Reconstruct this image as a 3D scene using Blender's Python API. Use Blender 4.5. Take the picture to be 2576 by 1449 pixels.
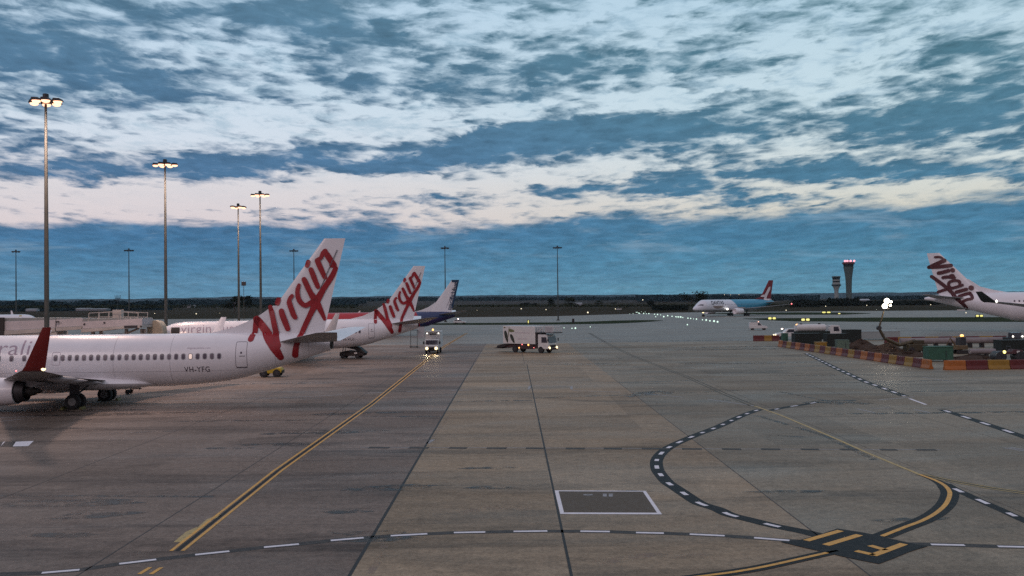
import bpy, bmesh, math, random
from mathutils import Vector, Matrix
random.seed(7)
R = math.radians
for o in list(bpy.data.objects): bpy.data.objects.remove(o)
SC = bpy.context.scene
COL = SC.collection

# ------------------------------------------------------------------ camera
CAM_H, FOC, PITCH, ROLL = 7.75, 2400.0, math.atan(32.5 / 2400.0), R(0.65)
cd = bpy.data.cameras.new('camera'); cam = bpy.data.objects.new('camera', cd); COL.objects.link(cam)
cd.sensor_width = 36.0; cd.lens = FOC / 2576.0 * 36.0; cd.clip_start = 0.5; cd.clip_end = 40000
cam.matrix_world = Matrix.Translation((0, 0, CAM_H)) @ Matrix.Rotation(R(90) + PITCH, 4, 'X') @ Matrix.Rotation(-ROLL, 4, 'Z')
SC.camera = cam
SC.render.resolution_x = 1024; SC.render.resolution_y = 576

def ray(px, py):
    """direction in the world of a point of the 2576 x 1449 survey photo"""
    c, s = math.cos(ROLL), math.sin(ROLL)
    du, dv = px - 1288.0, py - 724.5
    u, v = du * c - dv * s, du * s + dv * c
    cp, sp = math.cos(PITCH), math.sin(PITCH)
    return Vector((u, FOC * cp + v * sp, FOC * sp - v * cp))
def G(px, py, z=0.0):
    d = ray(px, py); t = (z - CAM_H) / d.z
    return Vector((d.x * t, d.y * t, z))
def P(px, py, Y):
    d = ray(px, py); t = Y / d.y
    return Vector((d.x * t, Y, CAM_H + d.z * t))

# ------------------------------------------------------------------ world (dusk sky)
SC.view_settings.view_transform = 'Standard'; SC.view_settings.look = 'None'
SC.view_settings.exposure = 0.0; SC.view_settings.gamma = 1.0
def srgb(r, g, b):
    f = lambda c: (c / 255.0 / 12.92) if c <= 10 else ((c / 255.0 + 0.055) / 1.055) ** 2.4
    return (f(r), f(g), f(b), 1.0)
W = bpy.data.worlds.new('World'); SC.world = W; W.use_nodes = True
WT = W.node_tree; WT.nodes.clear()
def nn(t, kind, **kw):
    n = t.nodes.new(kind)
    for k, v in kw.items(): setattr(n, k, v)
    return n
def lk(t, a, b): t.links.new(a, b)
def wm(op, a, b=None, c=None, clamp=False):
    n = nn(WT, 'ShaderNodeMath', operation=op); n.use_clamp = clamp
    for i, v in enumerate((a, b, c)):
        if v is None: continue
        if hasattr(v, 'is_output'): lk(WT, v, n.inputs[i])
        else: n.inputs[i].default_value = v
    return n.outputs[0]
tc = nn(WT, 'ShaderNodeTexCoord')
sep = nn(WT, 'ShaderNodeSeparateXYZ'); lk(WT, tc.outputs['Generated'], sep.inputs[0])
dx, dy, dz = sep.outputs
hyp = wm('SQRT', wm('ADD', wm('MULTIPLY', dx, dx), wm('MULTIPLY', dy, dy)))
az = wm('ARCTAN2', dx, dy)                       # 0 straight ahead, + to the right
el = wm('DIVIDE', dz, wm('MAXIMUM', hyp, 0.001)) # slope above the horizon
elc = wm('MAXIMUM', el, 0.0)
# cloud sheet seen in perspective: project the direction on a high flat layer
cx = wm('DIVIDE', az, wm('ADD', elc, 0.22)); cy = wm('MULTIPLY', wm('LOGARITHM', wm('ADD', elc, 0.08), math.e), 1.35)
cmb = nn(WT, 'ShaderNodeCombineXYZ'); lk(WT, cx, cmb.inputs[0]); lk(WT, cy, cmb.inputs[1])
def wnoise(scale, detail, rough, dist=0.0, loc=(0, 0, 0), sc=(1, 1, 1), rot=0.0):
    mp = nn(WT, 'ShaderNodeMapping'); lk(WT, cmb.outputs[0], mp.inputs[0])
    mp.inputs['Location'].default_value = loc; mp.inputs['Scale'].default_value = sc
    mp.inputs['Rotation'].default_value = (0, 0, rot)
    n = nn(WT, 'ShaderNodeTexNoise', noise_dimensions='2D'); lk(WT, mp.outputs[0], n.inputs['Vector'])
    n.inputs['Scale'].default_value = scale; n.inputs['Detail'].default_value = detail
    n.inputs['Roughness'].default_value = rough; n.inputs['Distortion'].default_value = dist
    return n
n1 = wnoise(1.9, 9.0, 0.56, 0.2, (3.1, 1.7, 0), (1.0, 1.3, 1), 0.0)
n2 = wnoise(6.5, 9.0, 0.62, 0.25, (8.3, 2.2, 0), (1.0, 1.6, 1), 0.03)
n3 = wnoise(0.5, 3.0, 0.5, 0.0, (1.0, 9.0, 0))
n4 = wnoise(19.0, 7.0, 0.62, 0.3, (4.0, 1.0, 0), (0.9, 1.5, 1), -0.03)
vo = nn(WT, 'ShaderNodeTexVoronoi', feature='SMOOTH_F1', voronoi_dimensions='2D'); vo.inputs['Scale'].default_value = 9.0; vo.inputs['Smoothness'].default_value = 0.35; vo.inputs['Detail'].default_value = 1.0; vo.inputs['Roughness'].default_value = 0.55
vw_ = nn(WT, 'ShaderNodeVectorMath', operation='MULTIPLY_ADD'); lk(WT, n2.outputs['Color'], vw_.inputs[0]); vw_.inputs[1].default_value = (0.16, 0.20, 0)
vs_ = nn(WT, 'ShaderNodeVectorMath', operation='MULTIPLY'); lk(WT, cmb.outputs[0], vs_.inputs[0]); vs_.inputs[1].default_value = (1.05, 1.9, 1); lk(WT, vs_.outputs[0], vw_.inputs[2])
lk(WT, vw_.outputs[0], vo.inputs['Vector'])
BIAS = 0.26
PUFF = wm('SUBTRACT', 0.42, vo.outputs['Distance'])
# warp the (azimuth, elevation) chart a little so that the big banks have ragged rims
warp = nn(WT, 'ShaderNodeVectorMath', operation='SUBTRACT')
lk(WT, n2.outputs['Color'], warp.inputs[0]); warp.inputs[1].default_value = (0.5, 0.5, 0.5)
warp2 = nn(WT, 'ShaderNodeVectorMath', operation='SUBTRACT')
lk(WT, n1.outputs['Color'], warp2.inputs[0]); warp2.inputs[1].default_value = (0.5, 0.5, 0.5)
chart = nn(WT, 'ShaderNodeCombineXYZ')
lk(WT, az, chart.inputs[0]); lk(WT, el, chart.inputs[1])
wsc = nn(WT, 'ShaderNodeVectorMath', operation='MULTIPLY'); lk(WT, warp.outputs[0], wsc.inputs[0])
wamp = nn(WT, 'ShaderNodeCombineXYZ')
lk(WT, wm('MULTIPLY_ADD', elc, 0.22, 0.03), wamp.inputs[0]); lk(WT, wm('MULTIPLY_ADD', elc, 0.13, 0.004), wamp.inputs[1])
lk(WT, wamp.outputs[0], wsc.inputs[1])
wsc2 = nn(WT, 'ShaderNodeVectorMath', operation='MULTIPLY'); lk(WT, warp2.outputs[0], wsc2.inputs[0])
wsc2.inputs[1].default_value = (0.10, 0.035, 0)
ad = nn(WT, 'ShaderNodeVectorMath', operation='ADD'); lk(WT, chart.outputs[0], ad.inputs[0]); lk(WT, wsc.outputs[0], ad.inputs[1])
ad2 = nn(WT, 'ShaderNodeVectorMath', operation='ADD'); lk(WT, ad.outputs[0], ad2.inputs[0]); lk(WT, wsc2.outputs[0], ad2.inputs[1])
CH = ad2.outputs[0]
def azel(px, py):
    d = ray(px, py); return math.atan2(d.x, d.y), d.z / math.hypot(d.x, d.y)
# banks of cloud: centre (survey px), half width, half height, tilt in degrees, strength (negative = a clear gap)
BANKS = [
 (430, 60, 620, 110, 4, .62), (60, 130, 330, 90, 0, .45), (900, 120, 330, 80, -12, .42), (760, 40, 300, 60, 0, .3),
 (420, 225, 520, 60, -6, .62), (930, 215, 330, 50, -14, .55), (60, 345, 190, 34, -6, .62), (120, 265, 260, 36, 0, .35),
 (60, 445, 260, 34, 4, .7), (420, 418, 420, 36, 2, .75), (830, 402, 420, 40, -2, .75), (1160, 378, 300, 44, 10, .75),
 (1420, 350, 330, 48, 9, .8), (1660, 320, 340, 66, 4, .95), (1850, 360, 200, 40, 10, .6),
 (1350, 180, 170, 70, 10, .62), (1570, 165, 190, 46, -6, .55), (1330, 255, 210, 34, -8, .5), (1480, 215, 180, 30, 0, .35), (1850, 180, 120, 30, 4, .6),
 (1700, 150, 130, 24, 10, .4), (1510, 95, 70, 16, 15, .35), (1350, 20, 200, 30, 0, .25),
 (2180, 312, 190, 58, 2, .8), (2440, 300, 260, 80, -4, .75), (2520, 220, 200, 60, 8, .55), (2480, 120, 240, 60, -20, .5), (2200, 170, 260, 50, 8, .42), (2060, 80, 220, 46, 14, .35), (2420, 20, 260, 50, 10, .3),
 (1800, 440, 420, 34, 4, .8), (2100, 425, 260, 38, -4, .7), (2370, 425, 260, 30, -4, .7), (2560, 440, 120, 24, -10, .5),
 (1390, 482, 120, 17, 0, .55), (1760, 486, 300, 20, -4, .6), (1950, 490, 160, 18, 4, .45), (1100, 497, 110, 10, 0, .4), (1190, 502, 90, 10, -6, .4), (240, 508, 110, 11, 0, .35),
 (800, 310, 420, 60, 4, -.75), (1150, 320, 220, 34, 8, -.5), (700, 480, 620, 46, 1, -.9), (1150, 450, 300, 34, 4, -.5), (250, 500, 420, 34, 1, -.6), (330, 365, 260, 34, 0, -.45), (380, 140, 260, 24, 4, -.3),
 (2330, 470, 420, 26, -5, -.7), (2000, 350, 120, 50, 20, -.6), (2080, 230, 260, 46, -8, -.6), (1620, 60, 260, 46, 0, -.55), (1980, 110, 180, 40, 10, -.45), (2250, 80, 240, 36, 16, -.35), (1550, 270, 260, 30, 4, -.55), (1150, 95, 150, 60, -20, -.3),
 (1480, 440, 200, 26, 6, -.6), (1450, 520, 260, 22, 4, -.5),
]
acc = None
for (bx, by, hw, hh, tilt, amp) in BANKS:
    a0, e0 = azel(bx, by)
    mp = nn(WT, 'ShaderNodeMapping'); mp.vector_type = 'TEXTURE'
    lk(WT, CH, mp.inputs[0])
    mp.inputs['Location'].default_value = (a0, e0, 0)
    mp.inputs['Rotation'].default_value = (0, 0, R(tilt))
    mp.inputs['Scale'].default_value = (hw * 1.25 / FOC, hh * 1.25 / FOC, 1)
    g = nn(WT, 'ShaderNodeTexGradient', gradient_type='SPHERICAL'); lk(WT, mp.outputs[0], g.inputs[0])
    acc = wm('MULTIPLY_ADD', g.outputs['Fac'], amp * (0.95 if amp < 0 else 1.05), acc if acc is not None else 0.0)
BLOB = acc
base = wm('ADD', wm('MULTIPLY', wm('SUBTRACT', n1.outputs['Fac'], 0.5), 1.4), wm('MULTIPLY', wm('SUBTRACT', n2.outputs['Fac'], 0.5), 1.35))
dens0 = wm('ADD', wm('ADD', base, BLOB), wm('MULTIPLY_ADD', n4.outputs['Fac'], 0.95, -0.51))
dens0 = wm('ADD', dens0, wm('MULTIPLY_ADD', PUFF, 1.0, BIAS))
def sstep(x, a, b):
    n = nn(WT, 'ShaderNodeMapRange', interpolation_type='SMOOTHSTEP'); lk(WT, x, n.inputs[0])
    n.inputs[1].default_value = a; n.inputs[2].default_value = b; return n.outputs[0]
dens = sstep(dens0, -0.34, 0.80)
# the flat stratus deck low over the horizon, its top edge a little higher on the right
e_l = azel(100, 540)[1]; e_c = azel(1288, 562)[1]; e_r = azel(2500, 492)[1]
ramp_e = nn(WT, 'ShaderNodeMapRange', interpolation_type='SMOOTHSTEP'); lk(WT, az, ramp_e.inputs[0])
ramp_e.inputs[1].default_value = 0.0; ramp_e.inputs[2].default_value = 0.42
ramp_e.inputs[3].default_value = (e_l + e_c) / 2; ramp_e.inputs[4].default_value = e_r
edge = wm('ADD', ramp_e.outputs[0], wm('MULTIPLY', wm('SUBTRACT', n1.outputs['Fac'], 0.5), 0.055))
edge = wm('ADD', edge, wm('MULTIPLY', wm('SUBTRACT', n2.outputs['Fac'], 0.5), 0.022))
deck = sstep(wm('SUBTRACT', edge, el), -0.006, 0.009)
cover = wm('MAXIMUM', dens, deck)
def ramp(x, pts):
    n = nn(WT, 'ShaderNodeValToRGB'); lk(WT, x, n.inputs[0]); cr = n.color_ramp
    while len(cr.elements) > 1: cr.elements.remove(cr.elements[-1])
    cr.elements[0].position = pts[0][0]; cr.elements[0].color = pts[0][1]
    for p, c in pts[1:]:
        e = cr.elements.new(p); e.color = c
    return n.outputs[0]
# clear sky behind the clouds: peach low down, pale cyan higher up (el 0 .. 0.5)
es = wm('DIVIDE', elc, 0.6, clamp=True)
skyc = ramp(es, [(0.0, srgb(212, 190, 192)), (0.13, srgb(224, 212, 214)), (0.20, srgb(222, 218, 222)), (0.27, srgb(214, 224, 236)), (0.36, srgb(204, 222, 237)), (0.5, srgb(190, 214, 234)), (1.0, srgb(140, 180, 205))])
skyr = ramp(es, [(0.0, srgb(190, 190, 190)), (0.15, srgb(216, 214, 202)), (0.22, srgb(214, 224, 224)), (0.32, srgb(202, 223, 232)), (0.5, srgb(186, 214, 230)), (1.0, srgb(140, 180, 205))])
cld = ramp(es, [(0.0, srgb(96, 146, 174)), (0.06, srgb(76, 126, 160)), (0.11, srgb(66, 112, 150)), (0.16, srgb(76, 114, 150)), (0.25, srgb(76, 112, 146)), (0.36, srgb(80, 116, 146)), (0.5, srgb(86, 122, 148)), (1.0, srgb(110, 142, 162))])
cldr = ramp(es, [(0.0, srgb(92, 148, 170)), (0.06, srgb(76, 132, 160)), (0.12, srgb(70, 120, 150)), (0.25, srgb(74, 116, 140)), (0.36, srgb(80, 122, 142)), (0.5, srgb(88, 130, 146)), (1.0, srgb(110, 142, 162))])
lr = nn(WT, 'ShaderNodeMapRange', interpolation_type='SMOOTHSTEP'); lk(WT, az, lr.inputs[0])
lr.inputs[1].default_value = -0.35; lr.inputs[2].default_value = 0.40
def mixc(f, a, b, mode='MIX'):
    n = nn(WT, 'ShaderNodeMix', data_type='RGBA', blend_type=mode)
    if hasattr(f, 'is_output'): lk(WT, f, n.inputs['Factor'])
    else: n.inputs['Factor'].default_value = f
    for i, v in ((6, a), (7, b)):
        if hasattr(v, 'is_output'): lk(WT, v, n.inputs[i])
        else: n.inputs[i].default_value = v
    return n.outputs[2]
sky = mixc(lr.outputs[0], skyc, skyr)
cl = mixc(lr.outputs[0], cld, cldr)
veil = sstep(wm('ADD', wm('MULTIPLY', n2.outputs['Fac'], 0.6), wm('MULTIPLY', n4.outputs['Fac'], 0.4)), 0.44, 0.64)
veil = wm('MULTIPLY', veil, wm('MULTIPLY_ADD', sstep(el, 0.10, 0.22), 0.56, 0.06))
sky = mixc(veil, sky, srgb(142, 176, 198))
# light and dark inside the clouds
shade = wm('ADD', wm('MULTIPLY', wm('SUBTRACT', n2.outputs['Fac'], 0.5), 1.5), wm('MULTIPLY', wm('SUBTRACT', n4.outputs['Fac'], 0.5), 1.3))
shade = wm('SUBTRACT', shade, wm('MULTIPLY', sstep(dens0, 0.35, 1.2), 0.16))
shade = wm('ADD', shade, wm('MULTIPLY', PUFF, 0.5))
hi = wm('ADD', 1.01, wm('MULTIPLY', shade, wm('SUBTRACT', -0.50, 0.0)))
hib = nn(WT, 'ShaderNodeCombineXYZ')
for i in range(3): lk(WT, hi, hib.inputs[i])
cl2 = mixc(1.0, cl, hib.outputs[0], 'MULTIPLY')
# faint streaks in the deck near the horizon
mpst = nn(WT, 'ShaderNodeMapping'); lk(WT, chart.outputs[0], mpst.inputs[0]); mpst.inputs['Scale'].default_value = (9.0, 60.0, 1)
mpst.inputs['Rotation'].default_value = (0, 0, -0.045)
nst = nn(WT, 'ShaderNodeTexNoise'); lk(WT, mpst.outputs[0], nst.inputs['Vector']); nst.inputs['Scale'].default_value = 1.0
nst.inputs['Detail'].default_value = 8; nst.inputs['Roughness'].default_value = 0.62; nst.inputs['Distortion'].default_value = 0.5
stk = wm('MULTIPLY', sstep(nst.outputs['Fac'], 0.50, 0.72), wm('MULTIPLY_ADD', sstep(el, 0.02, 0.075), 0.45, 0.14))
stk = wm('MULTIPLY', stk, deck)
cl3 = mixc(stk, cl2, srgb(150, 176, 196))
dk = wm('MULTIPLY', sstep(nst.outputs['Fac'], 0.30, 0.52), 1.0)
dk = wm('MULTIPLY', wm('SUBTRACT', 1.0, dk), wm('MULTIPLY', deck, 0.25))
cl4 = mixc(dk, cl3, srgb(60, 112, 150))
view = mixc(cover, sky, cl4)
# behind the camera: open paler dusk sky over the terminal side
back = sstep(dy, 0.25, -0.55)
tint = mixc(sstep(dx, -0.9, 0.9), srgb(226, 192, 202), srgb(196, 194, 204))
high = sstep(el, 0.55, 1.6)
# the terminal behind the camera hides the low sky there
low = wm('SUBTRACT', 1.0, sstep(el, 0.22, 0.50)); tint = mixc(wm('MULTIPLY', low, 0.72), tint, srgb(74, 62, 68))
tot = mixc(wm('MULTIPLY', back, 0.9), view, tint)
tot = mixc(high, tot, srgb(180, 178, 192))
bg = nn(WT, 'ShaderNodeBackground'); lk(WT, tot, bg.inputs[0]); bg.inputs[1].default_value = 1.0
wo = nn(WT, 'ShaderNodeOutputWorld'); lk(WT, bg.outputs[0], wo.inputs[0])
W.cycles.sampling_method = 'MANUAL'; W.cycles.sample_map_resolution = 512

# faint last light of the sun, far down behind the terminal on the left
sl = bpy.data.lights.new('sun', 'SUN'); sl.energy = 0.35; sl.angle = R(18); sl.color = (1.0, 0.80, 0.78)
so = bpy.data.objects.new('sun', sl); COL.objects.link(so); so.location = (0, -50, 60)
so.rotation_euler = Vector((0.45, 0.80, -0.42)).to_track_quat('-Z', 'Y').to_euler()
SC.render.engine = 'CYCLES'; SC.cycles.use_denoising = False; SC.cycles.max_bounces = 5
SC.cycles.sample_clamp_indirect = 4.0

# ------------------------------------------------------------------ helpers
def tag(o, label=None, cat=None, group=None, kind=None):
    if label: o['label'] = label
    if cat: o['category'] = cat
    if group: o['group'] = group
    if kind: o['kind'] = kind
    return o
def empty(name, loc=(0, 0, 0), rz=0.0):
    o = bpy.data.objects.new(name, None); COL.objects.link(o); o.location = loc; o.rotation_euler = (0, 0, rz)
    o.empty_display_size = 0.5; return o
def kids(o): return [c for c in bpy.data.objects if c.parent == o]
def copy_tree(o, parent=None):
    c = o.copy(); COL.objects.link(c)
    if parent is not None: c.parent = parent
    for ch in kids(o): copy_tree(ch, c)
    return c
class MB:
    def __init__(s): s.v = []; s.f = []; s.m = []; s.cur = 0
    def add(s, vs, fs, m=None):
        o = len(s.v); s.v += [tuple(v) for v in vs]; s.f += [tuple(i + o for i in f) for f in fs]
        s.m += [s.cur if m is None else m] * len(fs); return s
    def box(s, c, d, rz=0.0, m=None, taper=1.0, ry=0.0):
        hx, hy, hz = d[0] / 2, d[1] / 2, d[2] / 2; M = Matrix.Rotation(rz, 3, 'Z') @ Matrix.Rotation(ry, 3, 'Y'); vs = []
        for z in (-1, 1):
            t = taper if z > 0 else 1.0
            for x, y in ((-1, -1), (1, -1), (1, 1), (-1, 1)):
                p = M @ Vector((x * hx * t, y * hy * t, z * hz)); vs.append((p.x + c[0], p.y + c[1], p.z + c[2]))
        return s.add(vs, [(3, 2, 1, 0), (4, 5, 6, 7), (0, 1, 5, 4), (1, 2, 6, 5), (2, 3, 7, 6), (3, 0, 4, 7)], m)
    def prism(s, pts, a, b, axis='y', m=None):
        """polygon in the two other axes, extruded from a to b along axis"""
        n = len(pts); vs = []
        for q in (a, b):
            for (u, w) in pts: vs.append({'y': (u, q, w), 'x': (q, u, w), 'z': (u, w, q)}[axis])
        fs = [tuple(range(n)), tuple(range(2 * n - 1, n - 1, -1))] + [(i, i + n, (i + 1) % n + n, (i + 1) % n) for i in range(n)]
        return s.add(vs, fs, m)
    def tube(s, pts, r, n=8, m=None, caps=True):
        pts = [Vector(p) for p in pts]; rr = r if isinstance(r, (list, tuple)) else [r] * len(pts); vs = []; fs = []
        for i, p in enumerate(pts):
            d = (pts[min(i + 1, len(pts) - 1)] - pts[max(i - 1, 0)]).normalized()
            up = Vector((0, 0, 1)) if abs(d.z) < 0.95 else Vector((1, 0, 0))
            a = d.cross(up).normalized(); b = d.cross(a)
            for k in range(n):
                t = 2 * math.pi * k / n; q = p + (a * math.cos(t) + b * math.sin(t)) * rr[i]; vs.append(q)
        for i in range(len(pts) - 1):
            for k in range(n): fs.append((i * n + k, i * n + (k + 1) % n, (i + 1) * n + (k + 1) % n, (i + 1) * n + k))
        if caps: fs += [tuple(range(n - 1, -1, -1)), tuple(range((len(pts) - 1) * n, len(pts) * n))]
        return s.add(vs, fs, m)
    def lathe(s, prof, c=(0, 0, 0), axis='z', n=24, m=None):
        """prof: list of (along, radius)"""
        vs = []; fs = []
        for (h, r) in prof:
            for k in range(n):
                t = 2 * math.pi * k / n; x, y = r * math.cos(t), r * math.sin(t)
                vs.append({'z': (x + c[0], y + c[1], h + c[2]), 'x': (h + c[0], x + c[1], y + c[2]), 'y': (x + c[0], h + c[1], y + c[2])}[axis])
        L = len(prof)
        for i in range(L - 1):
            for k in range(n): fs.append((i * n + k, i * n + (k + 1) % n, (i + 1) * n + (k + 1) % n, (i + 1) * n + k))
        fs += [tuple(range(n - 1, -1, -1)), tuple(range((L - 1) * n, L * n))]
        return s.add(vs, fs, m)
    def loft(s, rings, m=None, caps=True):
        n = len(rings[0]); vs = [p for r in rings for p in r]; fs = []
        for i in range(len(rings) - 1):
            for k in range(n): fs.append((i * n + k, i * n + (k + 1) % n, (i + 1) * n + (k + 1) % n, (i + 1) * n + k))
        if caps: fs += [tuple(range(n - 1, -1, -1)), tuple(range((len(rings) - 1) * n, len(rings) * n))]
        return s.add(vs, fs, m)
    def build(s, name, mats, parent=None, smooth=False, bevel=0.0, seg=2, angle=0.6):
        me = bpy.data.meshes.new(name); me.from_pydata(s.v, [], s.f)
        mats = mats if isinstance(mats, (list, tuple)) else [mats]
        for mt in mats: me.materials.append(mt)
        for p, mi in zip(me.polygons, s.m): p.material_index = mi
        bm = bmesh.new(); bm.from_mesh(me); bmesh.ops.recalc_face_normals(bm, faces=bm.faces); bm.to_mesh(me); bm.free()
        me.update()
        if smooth:
            for p in me.polygons: p.use_smooth = True
            try: me.set_sharp_from_angle(angle=angle)
            except Exception: pass
        o = bpy.data.objects.new(name, me); COL.objects.link(o)
        if parent is not None: o.parent = parent
        if bevel:
            b = o.modifiers.new('bevel', 'BEVEL'); b.width = bevel; b.segments = seg; b.limit_method = 'ANGLE'; b.angle_limit = 0.7
        return o

MATS = {}
def mat(name, col, rough=0.5, metal=0.0, var=0.0, vscale=3.0, emit=None, estr=0.0, spec=0.5, coat=0.0, stretch=(1, 1, 1)):
    if name in MATS: return MATS[name]
    m = bpy.data.materials.new(name); m.use_nodes = True; t = m.node_tree; b = t.nodes['Principled BSDF']
    b.inputs['Base Color'].default_value = (*col, 1); b.inputs['Roughness'].default_value = rough; b.inputs['Metallic'].default_value = metal
    b.inputs['Specular IOR Level'].default_value = spec; b.inputs['Coat Weight'].default_value = coat; b.inputs['Coat Roughness'].default_value = 0.12
    if var:
        c = nn(t, 'ShaderNodeTexCoord'); mp = nn(t, 'ShaderNodeMapping'); lk(t, c.outputs['Object'], mp.inputs[0]); mp.inputs['Scale'].default_value = stretch
        n = nn(t, 'ShaderNodeTexNoise'); lk(t, mp.outputs[0], n.inputs['Vector']); n.inputs['Scale'].default_value = vscale; n.inputs['Detail'].default_value = 8
        n.inputs['Roughness'].default_value = 0.62
        r = nn(t, 'ShaderNodeMapRange'); lk(t, n.outputs['Fac'], r.inputs[0]); r.inputs[1].default_value = 0.3; r.inputs[2].default_value = 0.7
        r.inputs[3].default_value = 1 - var; r.inputs[4].default_value = 1 + var * 0.5
        x = nn(t, 'ShaderNodeMix', data_type='RGBA', blend_type='MULTIPLY'); x.inputs['Factor'].default_value = 1
        x.inputs[6].default_value = (*col, 1); lk(t, r.outputs[0], x.inputs[7]); lk(t, x.outputs[2], b.inputs['Base Color'])
        r2 = nn(t, 'ShaderNodeMapRange'); lk(t, n.outputs['Fac'], r2.inputs[0]); r2.inputs[3].default_value = max(0.05, rough - 0.1); r2.inputs[4].default_value = min(1, rough + 0.15)
        lk(t, r2.outputs[0], b.inputs['Roughness'])
    if emit:
        b.inputs['Emission Color'].default_value = (*emit, 1); b.inputs['Emission Strength'].default_value = estr
    MATS[name] = m; return m
white = mat('aircraft_white', (0.76, 0.75, 0.78), 0.30, var=0.05, vscale=0.6, coat=0.3)
grey = mat('aircraft_grey', (0.36, 0.37, 0.39), 0.42, var=0.12, vscale=1.2)
wingg = mat('wing_grey', (0.30, 0.30, 0.31), 0.45, var=0.18, vscale=0.9)
metal = mat('bare_metal', (0.42, 0.42, 0.43), 0.35, 0.8, var=0.15, vscale=5)
darkm = mat('dark_metal', (0.045, 0.045, 0.05), 0.5, 0.4, var=0.3, vscale=4)
soot = mat('sooty_metal', (0.03, 0.028, 0.027), 0.6, 0.3)
rubber = mat('tyre_rubber', (0.018, 0.018, 0.02), 0.8, var=0.2, vscale=6)
glass = mat('dark_glass', (0.035, 0.04, 0.05), 0.12, spec=0.7)
pane = mat('cabin_pane', (0.09, 0.07, 0.10), 0.25)
redp = mat('red_livery', (0.31, 0.011, 0.018), 0.4, var=0.25, vscale=0.9)
redo = mat('dark_red_winglet', (0.16, 0.010, 0.009), 0.4, var=0.2, vscale=1.2)
line = mat('panel_line', (0.16, 0.14, 0.16), 0.6)
ink = mat('dark_lettering', (0.08, 0.07, 0.09), 0.5)
thin = mat('lilac_grey_lettering', (0.38, 0.30, 0.36), 0.5)
def emat(name, col, s): return mat(name, (0.8, 0.8, 0.8), 0.5, emit=col, estr=s)
sodium = emat('sodium_lamp', (1.0, 0.50, 0.29), 2.3)
headl = emat('headlight_glow', (1.0, 0.78, 0.42), 2.2)
whitel = emat('white_lamp', (1.0, 0.93, 0.82), 3)
amber = emat('amber_beacon', (1.0, 0.40, 0.06), 2.6)
redl = emat('red_lamp', (1.0, 0.14, 0.14), 2.2)
greenl = emat('green_white_marker', (0.66, 1.0, 0.80), 1.1)
yl = emat('yellow_lit_sign', (0.9, 0.85, 0.10), 0.9)
fieldl = emat('field_lamp', (1.0, 0.86, 0.55), 1.4)

# text as flat triangles: list of 2-D points and faces
def text2d(body, size=1.0, shear=0.0, offset=0.0, spacing=1.0):
    cu = bpy.data.curves.new('t', 'FONT'); cu.body = body; cu.size = size; cu.shear = shear; cu.offset = offset; cu.space_character = spacing
    cu.resolution_u = 4
    ob = bpy.data.objects.new('t', cu); COL.objects.link(ob)
    dg = bpy.context.evaluated_depsgraph_get(); me = bpy.data.meshes.new_from_object(ob.evaluated_get(dg))
    vs = [(v.co.x, v.co.y) for v in me.vertices]; fs = [tuple(p.vertices) for p in me.polygons]
    bpy.data.objects.remove(ob); bpy.data.curves.remove(cu); bpy.data.meshes.remove(me)
    return vs, fs
def stroke2d(pts, w, n=10):
    """round-ended ribbon through 2-D points; w width or list of widths"""
    ws = w if isinstance(w, (list, tuple)) else [w] * len(pts)
    q = [Vector((p[0], p[1], 0)) for p in pts]; vs = []; fs = []; L = []; Rr = []
    for i, p in enumerate(q):
        a = q[max(i - 1, 0)]; b = q[min(i + 1, len(q) - 1)]; d = (b - a).normalized(); nrm = Vector((-d.y, d.x, 0))
        L.append(p + nrm * ws[i] / 2); Rr.append(p - nrm * ws[i] / 2)
    ring = list(L)
    d = (q[-1] - q[-2]).normalized(); a0 = math.atan2(d.y, d.x) + math.pi / 2
    ring += [q[-1] + Vector((math.cos(a0 - math.pi * k / n), math.sin(a0 - math.pi * k / n), 0)) * ws[-1] / 2 for k in range(1, n)]
    ring += list(reversed(Rr))
    d = (q[0] - q[1]).normalized(); a0 = math.atan2(d.y, d.x) + math.pi / 2
    ring += [q[0] + Vector((math.cos(a0 - math.pi * k / n), math.sin(a0 - math.pi * k / n), 0)) * ws[0] / 2 for k in range(1, n)]
    return [(v.x, v.y) for v in ring], [tuple(range(len(ring)))]
def smooth2d(pts, k=5):
    out = []
    P4 = [pts[0]] + list(pts) + [pts[-1]]
    for i in range(1, len(P4) - 2):
        p0, p1, p2, p3 = P4[i - 1:i + 3]
        for j in range(k):
            t = j / k; f = lambda a, b, c, d: 0.5 * (2 * b + (c - a) * t + (2 * a - 5 * b + 4 * c - d) * t * t + (3 * b - a - 3 * c + d) * t ** 3)
            out.append((f(p0[0], p1[0], p2[0], p3[0]), f(p0[1], p1[1], p2[1], p3[1])))
    out.append(pts[-1]); return out
def decal(shapes, fn, name, mt, parent, cut=0.25):
    """shapes in 2-D (u, w), sliced finely, then laid on a surface by fn(u, w) -> xyz"""
    bm = bmesh.new()
    for vs, fs in shapes:
        bv = [bm.verts.new((a, b, 0)) for a, b in vs]
        for f in fs:
            try: bm.faces.new([bv[i] for i in f])
            except ValueError: pass
    bmesh.ops.triangulate(bm, faces=[f for f in bm.faces if len(f.verts) > 4])
    xs = [v.co.x for v in bm.verts]; ys = [v.co.y for v in bm.verts]
    for ax, lo, hi in ((0, min(xs), max(xs)), (1, min(ys), max(ys))):
        k = math.floor(lo / cut) + 1
        while k * cut < hi:
            co = [0, 0, 0]; no = [0, 0, 0]; co[ax] = k * cut; no[ax] = 1
            bmesh.ops.bisect_plane(bm, geom=bm.verts[:] + bm.edges[:] + bm.faces[:], plane_co=co, plane_no=no); k += 1
    me = bpy.data.meshes.new(name)
    for v in bm.verts: v.co = fn(v.co.x, v.co.y)
    bm.to_mesh(me); bm.free(); me.materials.append(mt)
    o = bpy.data.objects.new(name, me); COL.objects.link(o)
    if parent is not None: o.parent = parent
    return o

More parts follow.
